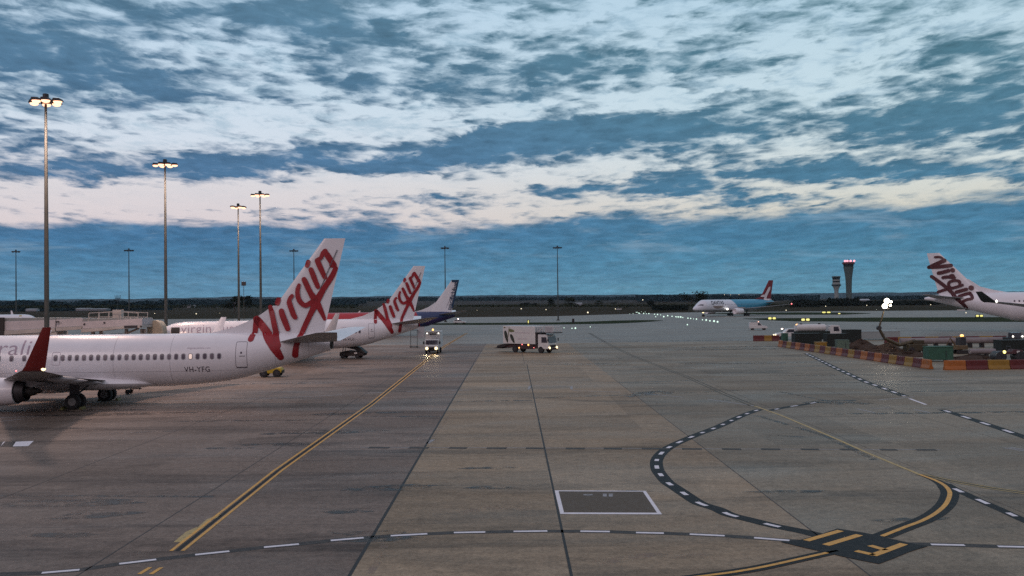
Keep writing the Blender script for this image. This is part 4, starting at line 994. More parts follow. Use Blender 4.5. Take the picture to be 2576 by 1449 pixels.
# right edge: the big twin with the script running down its fin
T330 = [(0, 3.9, 3.86, .02), (.6, 4.8, 3.2, .9), (2.2, 6.0, 2.7, 1.7), (4.2, 7.5, 2.4, 2.4), (6.5, 8.25, 2.3, 2.75), (9, 8.4, 2.28, 2.82), (38, 8.4, 2.28, 2.82), (42, 8.4, 2.7, 2.75), (48, 8.3, 4.2, 2.3), (53, 8.1, 5.6, 1.5), (57, 7.7, 6.6, .7), (58.6, 7.4, 6.9, .35)]
F330 = (7.9, 46.6, 55.6, 17.35, 55.4, 58.0, .38)
tp = P(2332.5, 637, 214.0); ta = R(32)   # tail tip; the nose points right and a little towards the camera
ang = math.pi - ta
to = (tp.x - 57.9 * math.cos(ang), tp.y - 57.9 * math.sin(ang), 0.03)
jet330, J330 = widebody('large white twin jet at right edge with dark red script down its tail', T330, F330, to, ang, white, white,
    [(17.5, 12.5, 1.8, 3.2), (24.5, 8.2, 9, 4.2), (34.5, 4.2, 21, 5.6), (41.2, 2.4, 28.3, 6.5)], (19.0, 9.4, 2.4, 1.55, 5.6), (29, 5.3, .7),
    [(49.6, 6.8, 1.0, 7.2), (53.2, 3.8, 5.5, 7.6), (55.9, 2.0, 9.6, 8.05)], [(41.5, 8.3), (44.5, 8.9), (47.3, 9.7), (49.6, 11.4), (51, 11.2), (51, 8)], 'airliners out on the taxiways',
    wl=[(41.2, 2.6, 28.3, 6.4, .1), (42.0, 2.3, 28.8, 6.8, .1), (44.0, 1.1, 29.4, 8.5, .07)])
zt = 1 / 3.151
def s330(x, y):
    X = (2800 + x * zt) * .78922; Yp = (760 + y * zt) * .78922
    # intersect the view ray with the vertical mid-plane of the aircraft
    d = ray(X, Yp); ax = Vector((math.cos(ang), math.sin(ang))); nr = Vector((-ax.y, ax.x)); o_ = Vector((to[0], to[1]))
    tt = (o_.dot(nr)) / (d.x * nr.x + d.y * nr.y); p = Vector((d.x * tt, d.y * tt)); return ((p - o_).dot(ax), CAM_H + d.z * tt)
S330 = [([(570, 190), (625, 190), (665, 222)], .5), ([(665, 222), (590, 255), (508, 292)], .85), ([(515, 292), (620, 285), (730, 272)], .8),
 ([(745, 318), (748, 322)], .95), ([(605, 350), (655, 340), (705, 325)], .8), ([(650, 395), (700, 388), (760, 395)], .7), ([(700, 388), (745, 368), (768, 395)], .5),
 ([(820, 462), (812, 430), (760, 425), (710, 445), (712, 480), (735, 500), (790, 488), (845, 470)], .62), ([(600, 540), (660, 520), (735, 500)], .65),
 ([(932, 496), (936, 498)], 1.05), ([(785, 540), (830, 527), (885, 512)], .75), ([(820, 582), (870, 565), (920, 552)], .75), ([(920, 552), (948, 580), (950, 605), (900, 615), (850, 640)], .65),
 ([(535, 385), (600, 430), (680, 490), (740, 545), (790, 600), (850, 650), (890, 695)], .8)]
shp = []
for pts, w in S330:
    p = [s330(*a) for a in pts]; shp.append(stroke2d(smooth2d(p, 4) if len(p) > 2 else p, w))
decal(shp, J330.side(1, .06), 'fin_lettering', mat('maroon_script', (.075, .015, .02), .45), jet330, .4)
for k in range(30):
    x = 40.5 - .9 * k; decal([(rounded(x - .16, x + .16, 6.25, 6.7, .1), [tuple(range(20))])], J330.side(1, .02), 'window', pane, jet330, .4)
MB().lathe([(-.3, .03), (0, .22), (.3, .03)], (41.6, 28.6, 6.6), 'z', 10).build('wingtip_lamp', whitel, jet330)

# ------------------------------------------------------------------ hills, woods, trees far away
def hill_mat(name, a, b, sc=.004):
    m = bpy.data.materials.new(name); m.use_nodes = True; t = m.node_tree; bs = t.nodes['Principled BSDF']
    ge = nn(t, 'ShaderNodeNewGeometry'); n = nn(t, 'ShaderNodeTexNoise'); lk(t, ge.outputs['Position'], n.inputs['Vector']); n.inputs['Scale'].default_value = sc; n.inputs['Detail'].default_value = 9; n.inputs['Roughness'].default_value = .7
    r = nn(t, 'ShaderNodeMapRange'); lk(t, n.outputs['Fac'], r.inputs[0]); r.inputs[1].default_value = .4; r.inputs[2].default_value = .6
    x = nn(t, 'ShaderNodeMix', data_type='RGBA'); lk(t, r.outputs[0], x.inputs['Factor']); x.inputs[6].default_value = (*a, 1); x.inputs[7].default_value = (*b, 1)
    lk(t, x.outputs[2], bs.inputs['Base Color']); bs.inputs['Roughness'].default_value = 1; bs.inputs['Specular IOR Level'].default_value = .1; return m
hill_far = hill_mat('haze_blue_wooded_hill', (.022, .048, .062), (.034, .062, .076))  # distance haze painted into the hill colours as extra blue
hill_mid = hill_mat('scrub_slope', (.030, .030, .026), (.050, .042, .038), .01)
def ridge(name, prof, depth, mt, jag, seed, base=-2):
    """long rounded rise whose skyline passes the measured points (survey px); it has real depth behind and in front"""
    rr = random.Random(seed); xs = [i * 9 - 500 for i in range(400)]; rows = [[], [], [], []]
    def yy(x):
        for a, b in zip(prof, prof[1:]):
            if a[0] <= x <= b[0]: return a[1] + (b[1] - a[1]) * (x - a[0]) / (b[0] - a[0])
        return prof[0][1] if x < prof[0][0] else prof[-1][1]
    w = 0; vs = []
    for x in xs:
        w = w * .8 + rr.uniform(-jag, jag); p = P(x, yy(x) + w + rr.uniform(-jag, jag) * .4, depth)
        d = Vector((p.x, p.y, 0)).normalized()
        f_ = p - d * depth * .10; b_ = p + d * depth * .25; m_ = p - d * depth * .04
        rows[0].append((f_.x, f_.y, base)); rows[1].append((m_.x, m_.y, base + (p.z - base) * .72)); rows[2].append(tuple(p)); rows[3].append((b_.x, b_.y, base))
    n = len(xs); v = rows[0] + rows[1] + rows[2] + rows[3]
    mb = MB().add(v, [(j * n + i, j * n + i + 1, (j + 1) * n + i + 1, (j + 1) * n + i) for j in range(3) for i in range(n - 1)])
    return tag(mb.build(name, mt), kind='structure')
ridge('hills', [(-500, 757), (0, 756), (300, 752), (480, 749), (600, 745.5), (720, 748), (900, 746), (1288, 742), (1700, 741), (1850, 738.5), (1950, 738), (2300, 735), (2400, 733), (2470, 733), (2576, 733.5), (3100, 735)], 6500, hill_far, .5, 1)
ridge('plain', [(-500, 765), (0, 764), (400, 760), (800, 757), (1200, 756), (1700, 754), (2100, 753), (2576, 750), (3100, 750)], 2600, hill_mid, .35, 2)

leafm = []
for i, c in enumerate(((.016, .024, .014), (.026, .034, .018), (.012, .018, .013))): leafm.append(mat('tree_leaves_%s' % 'abc'[i], c, 1.0, spec=.1, var=.4, vscale=.5))
bark = mat('tree_bark', (.05, .04, .032), .95)
def crown(mb, c, rx, rz_, n, rr, size):
    """leaf clumps through the crown's volume, denser in several boughs"""
    bo = [(Vector((rr.uniform(-1, 1) * rx * .6, rr.uniform(-1, 1) * rx * .6, rr.uniform(-.5, .75) * rz_)), rr.uniform(.35, .6)) for _ in range(7)]
    for k in range(n):
        b, s_ = rr.choice(bo); v = Vector((rr.gauss(0, 1), rr.gauss(0, 1), rr.gauss(0, 1))).normalized() * (rr.random() ** .4) * s_
        p = Vector((c[0] + b.x + v.x * rx, c[1] + b.y + v.y * rx, c[2] + b.z + v.z * rz_))
        a = Vector((rr.uniform(-1, 1), rr.uniform(-1, 1), rr.uniform(-1, 1))).normalized(); q = a.orthogonal().normalized(); u = a.cross(q); z = size * rr.uniform(.6, 1.3)
        mb.add([p + q * z, p + u * z * .7, p - q * z, p - u * z * .7], [(0, 1, 2, 3)])
def tree(px, py_base, h, wide, label, seed, Y=None, group='trees standing out on the airfield', lf=0):
    rr = random.Random(seed); g_ = G(px, py_base) if Y is None else P(px, py_base, Y); zb_ = 0 if Y is None else min(g_.z, 6)
    t = empty('tree', (g_.x, g_.y, zb_)); tag(t, label, 'tree', group)
    tr = MB().tube([(0, 0, -.5), (.1, 0, h * .3), (-.1, .1, h * .6)], [h * .035, h * .028, h * .012], 7)
    for k in range(4):
        a = rr.uniform(0, 6.28); tr.tube([(0, 0, h * (.22 + .06 * k)), (math.cos(a) * wide * .3, math.sin(a) * wide * .3, h * (.5 + .07 * k))], [h * .018, h * .006], 5)
    tr.build('trunk', bark, t)
    mb = MB(); crown(mb, (0, 0, h * .60), wide * .5, h * .40, 650, rr, h * .055); mb.build('crown', leafm[lf], t)
    return t
TR = [(1389, 777, 9, 9, 'dark tree just left of the tall lamp mast right of centre'), (1437, 777.5, 9.5, 15, 'broad round tree right of the tall lamp mast right of centre'),
 (1318, 778, 6, 12, 'low dark tree left of the lamp mast, above the catering truck'), (1341, 777, 6, 9, 'small tree between the low dark tree and the lamp mast'),
 (1508, 770, 7, 14, 'flat hazy tree on the plain right of the broad round tree'), (1638, 776, 7, 9, 'dark round bush at the left end of the dark thicket'),
 (1575, 778, 3, 6, 'tiny bush by the field lamps left of the thicket'), (1545, 768, 5, 10, 'distant tree behind the tiny bush on the plain')]
for i, (x, y, h, w, l) in enumerate(TR): tree(x, y, h, w, l, 20 + i, lf=i % 3)
tree(1740, 770, 14, 30, 'spreading tree just above the nose of the taxiing jet', 40, Y=900)
tree(590, 786, 13, 15, 'dark tree seen between the two lit masts left of the near tail', 41, Y=700)
tree(618, 780, 11, 12, 'slimmer dark tree beside the short sign post', 42, Y=720)
farleaf = mat('haze_blue_wood_leaves', (.018, .042, .052), 1.0, spec=.05, var=.4, vscale=.3)  # bluer than the nearer leaves: aerial haze put into the leaf colour
# thickets and far woods
def thicket(name, spec, seed, mt, label=None):
    rr = random.Random(seed); mb = MB()
    for (x0, x1, Y, ytop0, ytop1, n, size, ybot) in spec:
        for k in range(n):
            u = rr.random(); x = x0 + (x1 - x0) * u; Yk = Y * rr.uniform(.93, 1.07); top = P(x, ytop0 + (ytop1 - ytop0) * u, Yk).z; bot = max(-1, P(x, ybot, Yk).z)
            hump = .55 + .45 * math.sin(u * 39 + seed) * math.sin(u * 17.0) + rr.uniform(-.12, .12)
            z = bot + (top - bot) * rr.random() * max(.3, min(1.06, .75 + .3 * hump))
            p = Vector(((x - 1288) / FOC * Yk, Yk, z)); a = Vector((rr.uniform(-1, 1), rr.uniform(-1, 1), rr.uniform(-1, 1))).normalized(); q = a.orthogonal().normalized(); w = a.cross(q); s_ = size * rr.uniform(.5, 1.3)
            mb.add([p + q * s_, p + w * s_ * .7, p - q * s_, p - w * s_ * .7], [(0, 1, 2, 3)])
    o = mb.build(name, mt); tag(o, kind='stuff')
    if label: tag(o, label, 'woodland')
    return o
thicket('wood', [(1995, 2360, 900, 755, 758, 7000, 1.4, 776), (1640, 1730, 640, 768, 767, 1600, .8, 779), (2080, 2160, 880, 750, 750, 1600, 1.3, 772), (1985, 2060, 820, 760, 760, 900, 1.1, 776), (2250, 2700, 1000, 757, 760, 5000, 1.6, 778)], 5, leafm[2], 'dark clumps of scrub and trees below the control towers')
thicket('far_wood', [(-250, 430, 1500, 757, 757, 7000, 3.0, 784), (400, 920, 2450, 755, 750, 7000, 3.6, 763), (430, 900, 1500, 762, 764, 1500, 2.0, 770), (900, 1640, 2750, 750, 746, 7000, 4.0, 758), (1600, 2060, 2450, 742, 743, 8000, 3.6, 757), (2150, 2800, 2450, 746, 741, 7000, 4.0, 758)], 9, farleaf, 'long dark band of woodland under the skyline')
thicket('scrub', [(0, 900, 900, 768, 765, 2500, 1.0, 774), (1150, 2000, 800, 768, 765, 2200, .9, 771)], 12, leafm[1], 'low scrub scattered over the dry plain')

# ------------------------------------------------------------------ control towers
conc = mat('tower_concrete', (.075, .105, .10), .8, var=.2, vscale=.2)
pale = mat('pale_render', (.27, .31, .31), .7, var=.1, vscale=.2)
tg = mat('tower_glass', (.02, .03, .035), .15)
b1 = P(2136, 765, 1900); tw = empty('control_tower', (b1.x, b1.y, 0)); tag(tw, 'taller grey control tower flaring to a red lit cab', 'control tower')
s_ = 1900 / FOC
MB().lathe([(0, 7.2 * s_ * 1.0), (25, 7.0 * s_), (45, 8.0 * s_), (60, 10.6 * s_), (66, 12.2 * s_), (68, 12.4 * s_)], (0, 0, 0), 'z', 20).build('shaft', conc, tw, smooth=True)
c_ = MB().lathe([(68, 11.5 * s_), (73.5, 13.0 * s_)], (0, 0, 0), 'z', 20).build('cab_glass', tg, tw)
MB().lathe([(73.5, 15.0 * s_), (76.5, 15.2 * s_), (77.5, 13 * s_)], (0, 0, 0), 'z', 20).build('roof', mat('dark_red_roof', (.10, .02, .03), .7), tw)
for a in (-12, -6, 2, 11): MB().lathe([(77.2, .3), (78.5, 2.2), (80.5, 2.0), (81.5, .3)], (a * s_, -8, 0), 'z', 10).build('warning_lamp', mat('pink_red_lamp', (.8, .4, .4), .5, emit=(1.0, .35, .42), estr=1.6), tw)
MB().tube([(0, 0, 77), (0, 0, 84)], .5, 6).build('aerial', conc, tw)
b2 = P(2104.5, 762, 1880); tw = empty('control_tower', (b2.x, b2.y, 0)); tag(tw, 'shorter pale control tower with stacked dark galleries', 'control tower'); s_ = 1880 / FOC
MB().lathe([(0, 5.6 * s_), (20, 5.2 * s_), (24, 6.0 * s_), (30, 9.5 * s_)], (0, 0, 0), 'z', 16).build('shaft', pale, tw, smooth=True)
for z, h, r in ((30, 3.0, 11.5), (37, 3.0, 9.2)): MB().lathe([(z, (r - 1) * s_), (z + h * .5, r * s_), (z + h, r * s_)], (0, 0, 0), 'z', 16).build('gallery', tg, tw)
MB().lathe([(33, 9.6 * s_), (37, 9.6 * s_)], (0, 0, 0), 'z', 16).build('drum', pale, tw); MB().lathe([(40, 9.6 * s_), (42.5, 9.4 * s_)], (0, 0, 0), 'z', 16).build('drum', pale, tw)
MB().lathe([(42.5, 8.6 * s_), (47.5, 10.2 * s_)], (0, 0, 0), 'z', 16).build('cab_glass', tg, tw); MB().lathe([(47.5, 11.2 * s_), (49.2, 10.5 * s_)], (0, 0, 0), 'z', 16).build('roof', conc, tw)
shed_m = mat('shed_grey', (.30, .32, .36), .6)
def shed(x, y, w, h, Y, lab):
    p = P(x, y, Y); t = empty('shed', (p.x, p.y, max(0, p.z))); tag(t, lab, 'shed', 'small distant buildings')
    MB().box((0, 0, h / 2), (w, w * .6, h)).build('wall', shed_m, t); MB().prism([(-w * .34, h), (w * .34, h), (0, h * 1.35)], -w * .52, w * .52, 'x').build('roof', mat('shed_roof', (.36, .38, .40), .6), t)
for x, y, w, h, Y, l in ((2170, 772, 14, 4, 1100, 'low grey shed at the foot of the taller control tower'), (478, 774, 14, 2.5, 1200, 'white shed on the plain right of the second lit mast'), (596, 765, 12, 3, 1500, 'pale shed low on the plain left of the near tail'),
 (82, 783, 9, 1.6, 800, 'white shed left of the tallest mast above the bridge'), (212, 781, 12, 1.6, 850, 'pale hut just right of the tallest mast'), (250, 781, 16, 1.3, 850, 'long pale hut second right of the tallest mast'), (1455, 768, 10, 2.6, 1300, 'tiny pale hut above the broad round tree'), (2560, 765, 14, 3, 1300, 'small hut behind the big right-edge jet')): shed(x, y, w, h, Y, l)

# ------------------------------------------------------------------ apron lamp masts
steel = mat('galvanised_steel', (.06, .068, .064), .6, .2, var=.2, vscale=2)
def mast_mesh(h, lit):
    t = empty('lamp_mast')
    MB().tube([(0, 0, 0), (0, 0, h * .5), (0, 0, h - .6)], [.27, .21, .12], 14).build('pole', steel, t, smooth=True)
    MB().lathe([(0, .75), (.12, .75), (.14, .5), (.5, .46)], (0, 0, 0), 'z', 14).build('base', steel, t)
    mb = MB(); mb.lathe([(-.10, .62), (.10, .62)], (0, 0, h - .3), 'z', 14)
    arms = [(-1.3, .3), (-.5, -.9), (.45, -.95), (1.35, -.35), (.65, .9), (-.4, 1.0)]
    for a, b in arms: mb.tube([(0, 0, h - .3), (a * .8, b * .8, h - .2)], .06, 6)
    mb.build('head_frame', darkm, t)
    for i, (a, b) in enumerate(arms):
        ln = MB().prism([(-.46, 0), (.46, 0), (.30, .26), (-.30, .30)], -.36, .36, 'y'); ln.v = [(x + a, y + b, z + h - .42) for x, y, z in ln.v]; hd = ln.build('lamp_housing', darkm, t)
        on = lit is True or (isinstance(lit, (list, tuple)) and i in lit)
        g2 = MB().lathe([(-.24, .12), (-.16, .34), (0, .42)], (a, b, h - .43), 'z', 12); g2.build('lens', sodium if on else glass, hd, smooth=True)
    MB().lathe([(0, .3), (.5, .28), (.55, .1)], (0, 0, h - .1), 'z', 10).build('cap', darkm, t)
    return t
lit_mast = mast_mesh(28.4, True); dim_mast = mast_mesh(28.4, [])
H_ = 28.4; lights = []
def place_mast(px, py_top, label, proto, first, group, Y=None, lights_on=0, rz=0.0):
    hor = 757 + .01134 * (1288 - px); Y = Y or (H_ - CAM_H) * FOC / (hor - py_top)
    p = P(px, py_top, Y); o = proto if first else copy_tree(proto); o.location = (p.x, p.y, Z0 - .02); o.rotation_euler = (0, 0, rz); tag(o, label, 'lamp mast', group)
    if lights_on:
        l = bpy.data.lights.new('mast_light', 'SPOT'); l.energy = lights_on; l.color = (1.0, .64, .50); l.spot_size = R(150); l.spot_blend = .8; l.shadow_soft_size = 1.5
        lo = bpy.data.objects.new('mast_light', l); COL.objects.link(lo); lo.location = (p.x + 1.2, p.y - 3.2, H_ - 1.0); lights.append(lo)
    return o
gm = 'lit apron floodlight masts'
place_mast(115, 246, 'tallest lit mast, leftmost, rising behind the near winglet', lit_mast, True, gm, lights_on=22000)
place_mast(415, 408, 'second lit mast from left, rising right of the jet bridge', lit_mast, False, gm, lights_on=18000, rz=.3)
place_mast(599, 517, 'lit mast left of the short dark sign post', lit_mast, False, gm, lights_on=14000, rz=1.1)
place_mast(654, 486, 'lit mast directly left of the near red script tail', lit_mast, False, gm, lights_on=14000, rz=.2)
gd = 'unlit lamp masts at the far side of the apron'
place_mast(40, 631, 'unlit mast at far left beyond the white airliner roof', dim_mast, True, gd)
place_mast(324, 628, 'unlit mast between the two leftmost lit masts', dim_mast, False, gd, rz=.4)
place_mast(739, 629, 'unlit mast half hidden behind the near script tail', dim_mast, False, gd, rz=.2)
place_mast(1119, 622, 'unlit mast behind the pacificblue fin', dim_mast, False, gd, rz=.9)
place_mast(1402, 621, 'unlit mast standing alone right of centre', dim_mast, False, gd, rz=.1)
# thin trellis mast and short sign post
tp_ = P(296, 744, 600); t = empty('radio_mast', (tp_.x, tp_.y, 0)); tag(t, 'thin radio mast with a spiky head above the jet bridge railing', 'mast')
MB().tube([(0, 0, 0), (0, 0, tp_.z - 1)], .14, 6).build('pole', steel, t); mb = MB()
for a in (-1.8, -.9, 0, .9, 1.8): mb.tube([(a * .6, 0, tp_.z - 3.5), (a, 0, tp_.z + .4)], .13, 5)
mb.tube([(-1.8, 0, tp_.z - 1.6), (1.8, 0, tp_.z - 1.6)], .13, 5); mb.build('aerial', darkm, t)
tp_ = P(613, 710, 190); t = empty('sign_post', (tp_.x, tp_.y, 0)); tag(t, 'short post with a square dark board left of the near tail', 'sign post')
MB().tube([(0, 0, 0), (0, 0, tp_.z)], .05, 6).build('pole', steel, t); MB().box((0, 0, tp_.z - .3), (.92, .12, .78)).build('board', darkm, t, bevel=.03)
ln = MB().tube([(0, 0, 0), (0, 0, 8.2)], .05, 6); g_ = P(832, 706, 170)

# ------------------------------------------------------------------ jet bridge
bw = mat('bridge_cladding', (.46, .44, .46), .55, var=.12, vscale=.7); bt = mat('bridge_trim', (.40, .38, .36), .6, var=.2, vscale=.5); broof = mat('bridge_roof', (.22, .24, .24), .7, var=.2, vscale=.5)
YB = 118.0; q = lambda x, y: (P(x, y, YB).x, P(x, y, YB).z)
zz6 = lambda x, y: ((x / 5.367) * .78922, (960 + y / 5.367) * .78922)
def pz(*pts): return [q(*zz6(*p)) for p in pts]
jb = empty('jet_bridge', (0, 0, 0)); tag(jb, 'pale boarding bridge with roof railing behind the near fuselage', 'jet bridge')
def panel(name, pts, y0, y1, mt, par=jb, bev=.03): return MB().prism(pts, YB + y0, YB + y1, 'y').build(name, mt, par, bevel=bev)
body = panel('rear_tunnel', pz((-260, 355), (945, 320), (945, 455), (-260, 525)), 0, 3.2, bw)
panel('rear_roof', pz((-260, 292), (945, 285), (945, 320), (-260, 355)), .12, 3.1, broof)
panel('lower_beam', pz((-260, 527), (945, 458), (945, 520), (-260, 600)), -.12, 3.2, bt); panel('lower_skirt', pz((-260, 602), (960, 522), (970, 610), (-260, 680)), .05, 3.1, bt)
mid = panel('middle_tunnel', pz((955, 318), (1408, 292), (1408, 424), (955, 448)), .1, 3.0, bw); panel('middle_beam', pz((955, 450), (1408, 428), (1392, 484), (960, 512)), -.05, 3.0, bt)
panel('middle_roof', pz((955, 288), (1415, 288), (1408, 292), (955, 318)), .2, 2.9, broof)
fr = panel('front_tunnel', pz((1416, 350), (2440, 298), (2440, 405), (1416, 472)), -.15, 3.3, bw); panel('front_roof', pz((1416, 300), (2440, 286), (2440, 300), (1416, 350)), -.05, 3.2, broof)
panel('front_beam', pz((1396, 476), (2440, 408), (2440, 452), (2000, 480), (1700, 512), (1400, 538)), -.2, 3.3, bt)
for x, y in ((985, 355), (1015, 353), (1455, 392), (1797, 368), (2424, 430)):
    a, b = q(*zz6(x, y)); MB().lathe([(-.1, .10), (.02, .12), (.06, .05)], (a, YB - .22, b), 'y', 8).build('bulkhead_lamp', darkm, jb)
a, b = q(*zz6(10, 430)); MB().box((a, YB - .1, b), (1.0, .3, 2.2)).build('side_door', soot, jb, bevel=.03)
a, b = q(*zz6(2250, 437)); MB().box((a, YB - .24, b), (1.6, .06, .3)).build('vent', darkm, jb)
rail = MB(); x0, zt0 = q(*zz6(1525, 205)); xm, zm = q(*zz6(1930, 180)); x1, zt1 = q(*zz6(2370, 205))
for yy in (-.05, 3.0):
    rail.tube([(x0, YB + yy, zt0), (xm, YB + yy, zm), (x1, YB + yy, zt1)], .045, 6); rail.tube([(x0, YB + yy, zt0 - .5), (x1, YB + yy, zt1 - .5)], .03, 6)
    for k in range(6):
        u = k / 5; x = x0 + (x1 - x0) * u; z = zt0 + (zm - zt0) * min(u * 2, 2 - u * 2); rail.tube([(x - .08, YB + yy, zt0 - 1.15), (x, YB + yy, z)], .045, 6)
rail.build('roof_railing', bt, jb)
a, b = q(*zz6(1975, 225)); MB().box((a, YB + .8, b - .1), (1.1, .8, 1.3)).build('roof_cabinet', bt, jb, bevel=.03)
for x in (1500, 1640, 2080, 2350, 2410):
    a, b = q(*zz6(x, 480)); MB().box((a, YB + 1.5, (b + Z0) / 2), (.28, .5, b - Z0)).build('support_leg', bt, jb)
a, b = q(*zz6(2080, 560)); a2_, b2_ = q(*zz6(2300, 470)); MB().tube([(a, YB + 1.4, b), (a2_, YB + 1.4, b2_)], .14, 6).build('brace', bt, jb)
for x, c in ((1560, soot), (1890, bt)): 
    a, b = q(*zz6(x, 560)); MB().box((a, YB + 1.8, 2.6), (1.6, 1.0, 3.2)).build('control_cabinet', c, jb, bevel=.05)
bg_ = MB(); 
a, b = q(*zz6(1900, 600)); 
for dx_ in (-.9, .9): wheel(jb, a + dx_, YB + 1.5, .5, .35)
# beige canopy of the bridge head pressed against the second airliner
c2 = P(388, 822, 121.3); hd = empty('boarding_canopy', (c2.x, c2.y, Z0)); tag(hd, 'beige folding canopy against the nose of the middle twin jet', 'canopy')
MB().loft([[(r_ * math.sin(2 * math.pi * k / 16) * 1.0, y_, 4.2 + 1.55 * (abs(math.cos(2 * math.pi * k / 16)) ** .7) * (1 if math.cos(2 * math.pi * k / 16) > 0 else -1)) for k in range(16)] for y_, r_ in ((0, .95), (.2, 1.1), (.5, 1.0), (.8, 1.12), (1.1, 1.0), (1.5, 1.1))]).build('bellows', mat('beige_canvas', (.42, .38, .30), .9, var=.15, vscale=2), hd, smooth=True)
MB().box((0, .6, 2.6), (2.0, 1.6, .25)).build('floor', bt, hd); MB().tube([(-.8, .6, 0), (-.8, .6, 2.6)], .12, 8).build('leg', steel, hd); MB().tube([(.8, .6, 0), (.8, .6, 2.6)], .12, 8).build('leg', steel, hd)

# ------------------------------------------------------------------ airfield lamps and signs
def zc(fn, pts): return [fn(*p) for p in pts]
r4 = lambda x, y: ((1960 + x / 7.576) * .78922, (960 + y / 7.576) * .78922)
proto = None
def dome(kind, x, y, r, mt, label, group, cat='field lamp', z=.25):
    g = G(x, y); o = empty(kind, (g.x, g.y, .03)); tag(o, label, cat, group)
    MB().tube([(0, 0, 0), (0, 0, z)], .05, 6).build('stem', darkm, o)
    MB().lathe([(-r, r * .2), (-r * .5, r * .9), (0, r), (r * .5, r * .8), (r, r * .15)], (0, 0, z + r), 'z', 10).build('lens', mt, o, smooth=True); return o
G4 = [(515, 283, 1), (545, 278, .8), (580, 305, 1.3), (600, 312, .8), (695, 312, 1.2), (760, 315, .8), (820, 318, 1.2), (730, 272, .7), (640, 265, .6), (955, 330, 1), (1030, 340, 1.2), (1105, 345, .8), (985, 390, .8), (1180, 395, 1.3), (1275, 370, 1.2), (1380, 383, 1), (1470, 392, .9), (1500, 397, .9), (1540, 400, 1.1), (1590, 405, 1.3), (1640, 412, .8), (1765, 430, 1), (1830, 435, .9), (1900, 443, .6), (1970, 452, 1), (2115, 468, .8), (2205, 480, 1.2), (2295, 497, 1), (2395, 510, 1.3), (2480, 525, 1.2), (1750, 590, .8), (440, 312, .6), (360, 318, .5)]
o_x = sorted(range(len(G4)), key=lambda i: G4[i][0]); glabel = {}
NUM = ['first', 'second', 'third', 'fourth', 'fifth', 'sixth', 'seventh', 'eighth', 'ninth', 'tenth', 'eleventh', 'twelfth', 'thirteenth', 'fourteenth', 'fifteenth', 'sixteenth', 'seventeenth']
for r_, i_ in enumerate(o_x): glabel[i_] = (NUM[r_] + ' lamp from left' if r_ < 17 else NUM[len(o_x) - 1 - r_] + ' lamp from right') + ' in the string of green white taxiway lamps'
for i_, (x, y, s) in enumerate(G4): dome('taxiway_lamp', *r4(x, y), .24 * s, greenl, glabel[i_], 'green white taxiway lamps', 'taxiway lamp', .05)
for x, y, s, l in ((1419, 826.5, .8, 'white lamp just right of the catering truck platform'), (1439, 828, .9, 'left lamp of the bright pair right of the catering truck'), (1447.5, 828.3, 1.4, 'brightest lamp of the pair right of the catering truck'), (1485, 824, .8, 'single white lamp furthest right of the catering truck')):
    dome('taxiway_lamp', x, y, .16 * s, greenl, l, 'white lamps beside the catering truck', 'taxiway lamp', .05)
c7 = lambda x, y: ((1100 + x / 2.342) * .78922, (900 + y / 2.342) * .78922); c6 = lambda x, y: ((x / 2.342) * .78922, (920 + y / 2.342) * .78922); c8 = lambda x, y: ((2200 + x / 2.42) * .78922, (900 + y / 2.42) * .78922)
FL = [(c7(985, 213), .5, 'faint field lamp right of the pacificblue fin'), (c7(1315, 203), 1.3, 'bright field lamp in the grass above the catering truck'), (c7(1500, 209), 1.0, 'field lamp left of the lone mast right of centre'), (c7(1812, 234), 1.3, 'large warm field lamp between the lone mast and the lamp string'), (c7(2018, 204), 1.0, 'field lamp beside the white board left of the thicket'), (c7(2093, 188), .8, 'field lamp under the dark thicket'),
 (c7(2435, 190), .5, 'small field lamp right of the thicket'), (c7(2535, 199), .9, 'field lamp just left of the taxiing jet nose'), (c6(1155, 190), .9, 'field lamp right of the second lit mast'), (c6(1465, 194), 1.2, 'warm field lamp midway between the second lit mast and the near tail'), (c6(1640, 186), .5, 'faint field lamp left of the masts beside the near tail'),
 (c8(1045, 190), 1, 'field lamp under the shorter control tower'), (c8(740, 222), .8, 'field lamp below the red wingtip lamp'), (c8(1362, 183), 1, 'field lamp left of the floodlight boom'), (c8(1855, 178), 1, 'field lamp right of the floodlight boom'), (c8(862, 186), .6, 'faint field lamp right of the red wingtip lamp'), (c8(2128, 243), .6, 'field lamp below the fin of the big right-edge jet')]
for (x, y), s, l in FL: dome('field_lamp', x, y, .33 * s, fieldl, l, 'lamps scattered in the airfield grass')
for (x, y), Y, s, l in ((c8(265, 96), 2600, 1, 'left one of three lights on the dark ridge above the taxiing jet'), (c8(312, 97), 2600, .7, 'middle one of three lights on the dark ridge above the taxiing jet'), (c8(377, 96), 2600, 1, 'right one of three lights on the dark ridge above the taxiing jet'), (c7(2222, 131), 1800, .9, 'light among the trees left of the taxiing jet'), (c6(1540, 96), 2600, .8, 'light on the hill left of the near tail')):
    p = P(x, y, Y); o = empty('street_lamp', (p.x, p.y, 0)); tag(o, l, 'street lamp', 'lights on the distant ridge')
    MB().tube([(0, 0, 0), (0, 0, p.z)], .15, 6).build('pole', darkm, o); MB().lathe([(-1, .1), (0, 1.2 * s), (1, .1)], (0, 0, p.z), 'z', 8).build('lantern', fieldl, o)
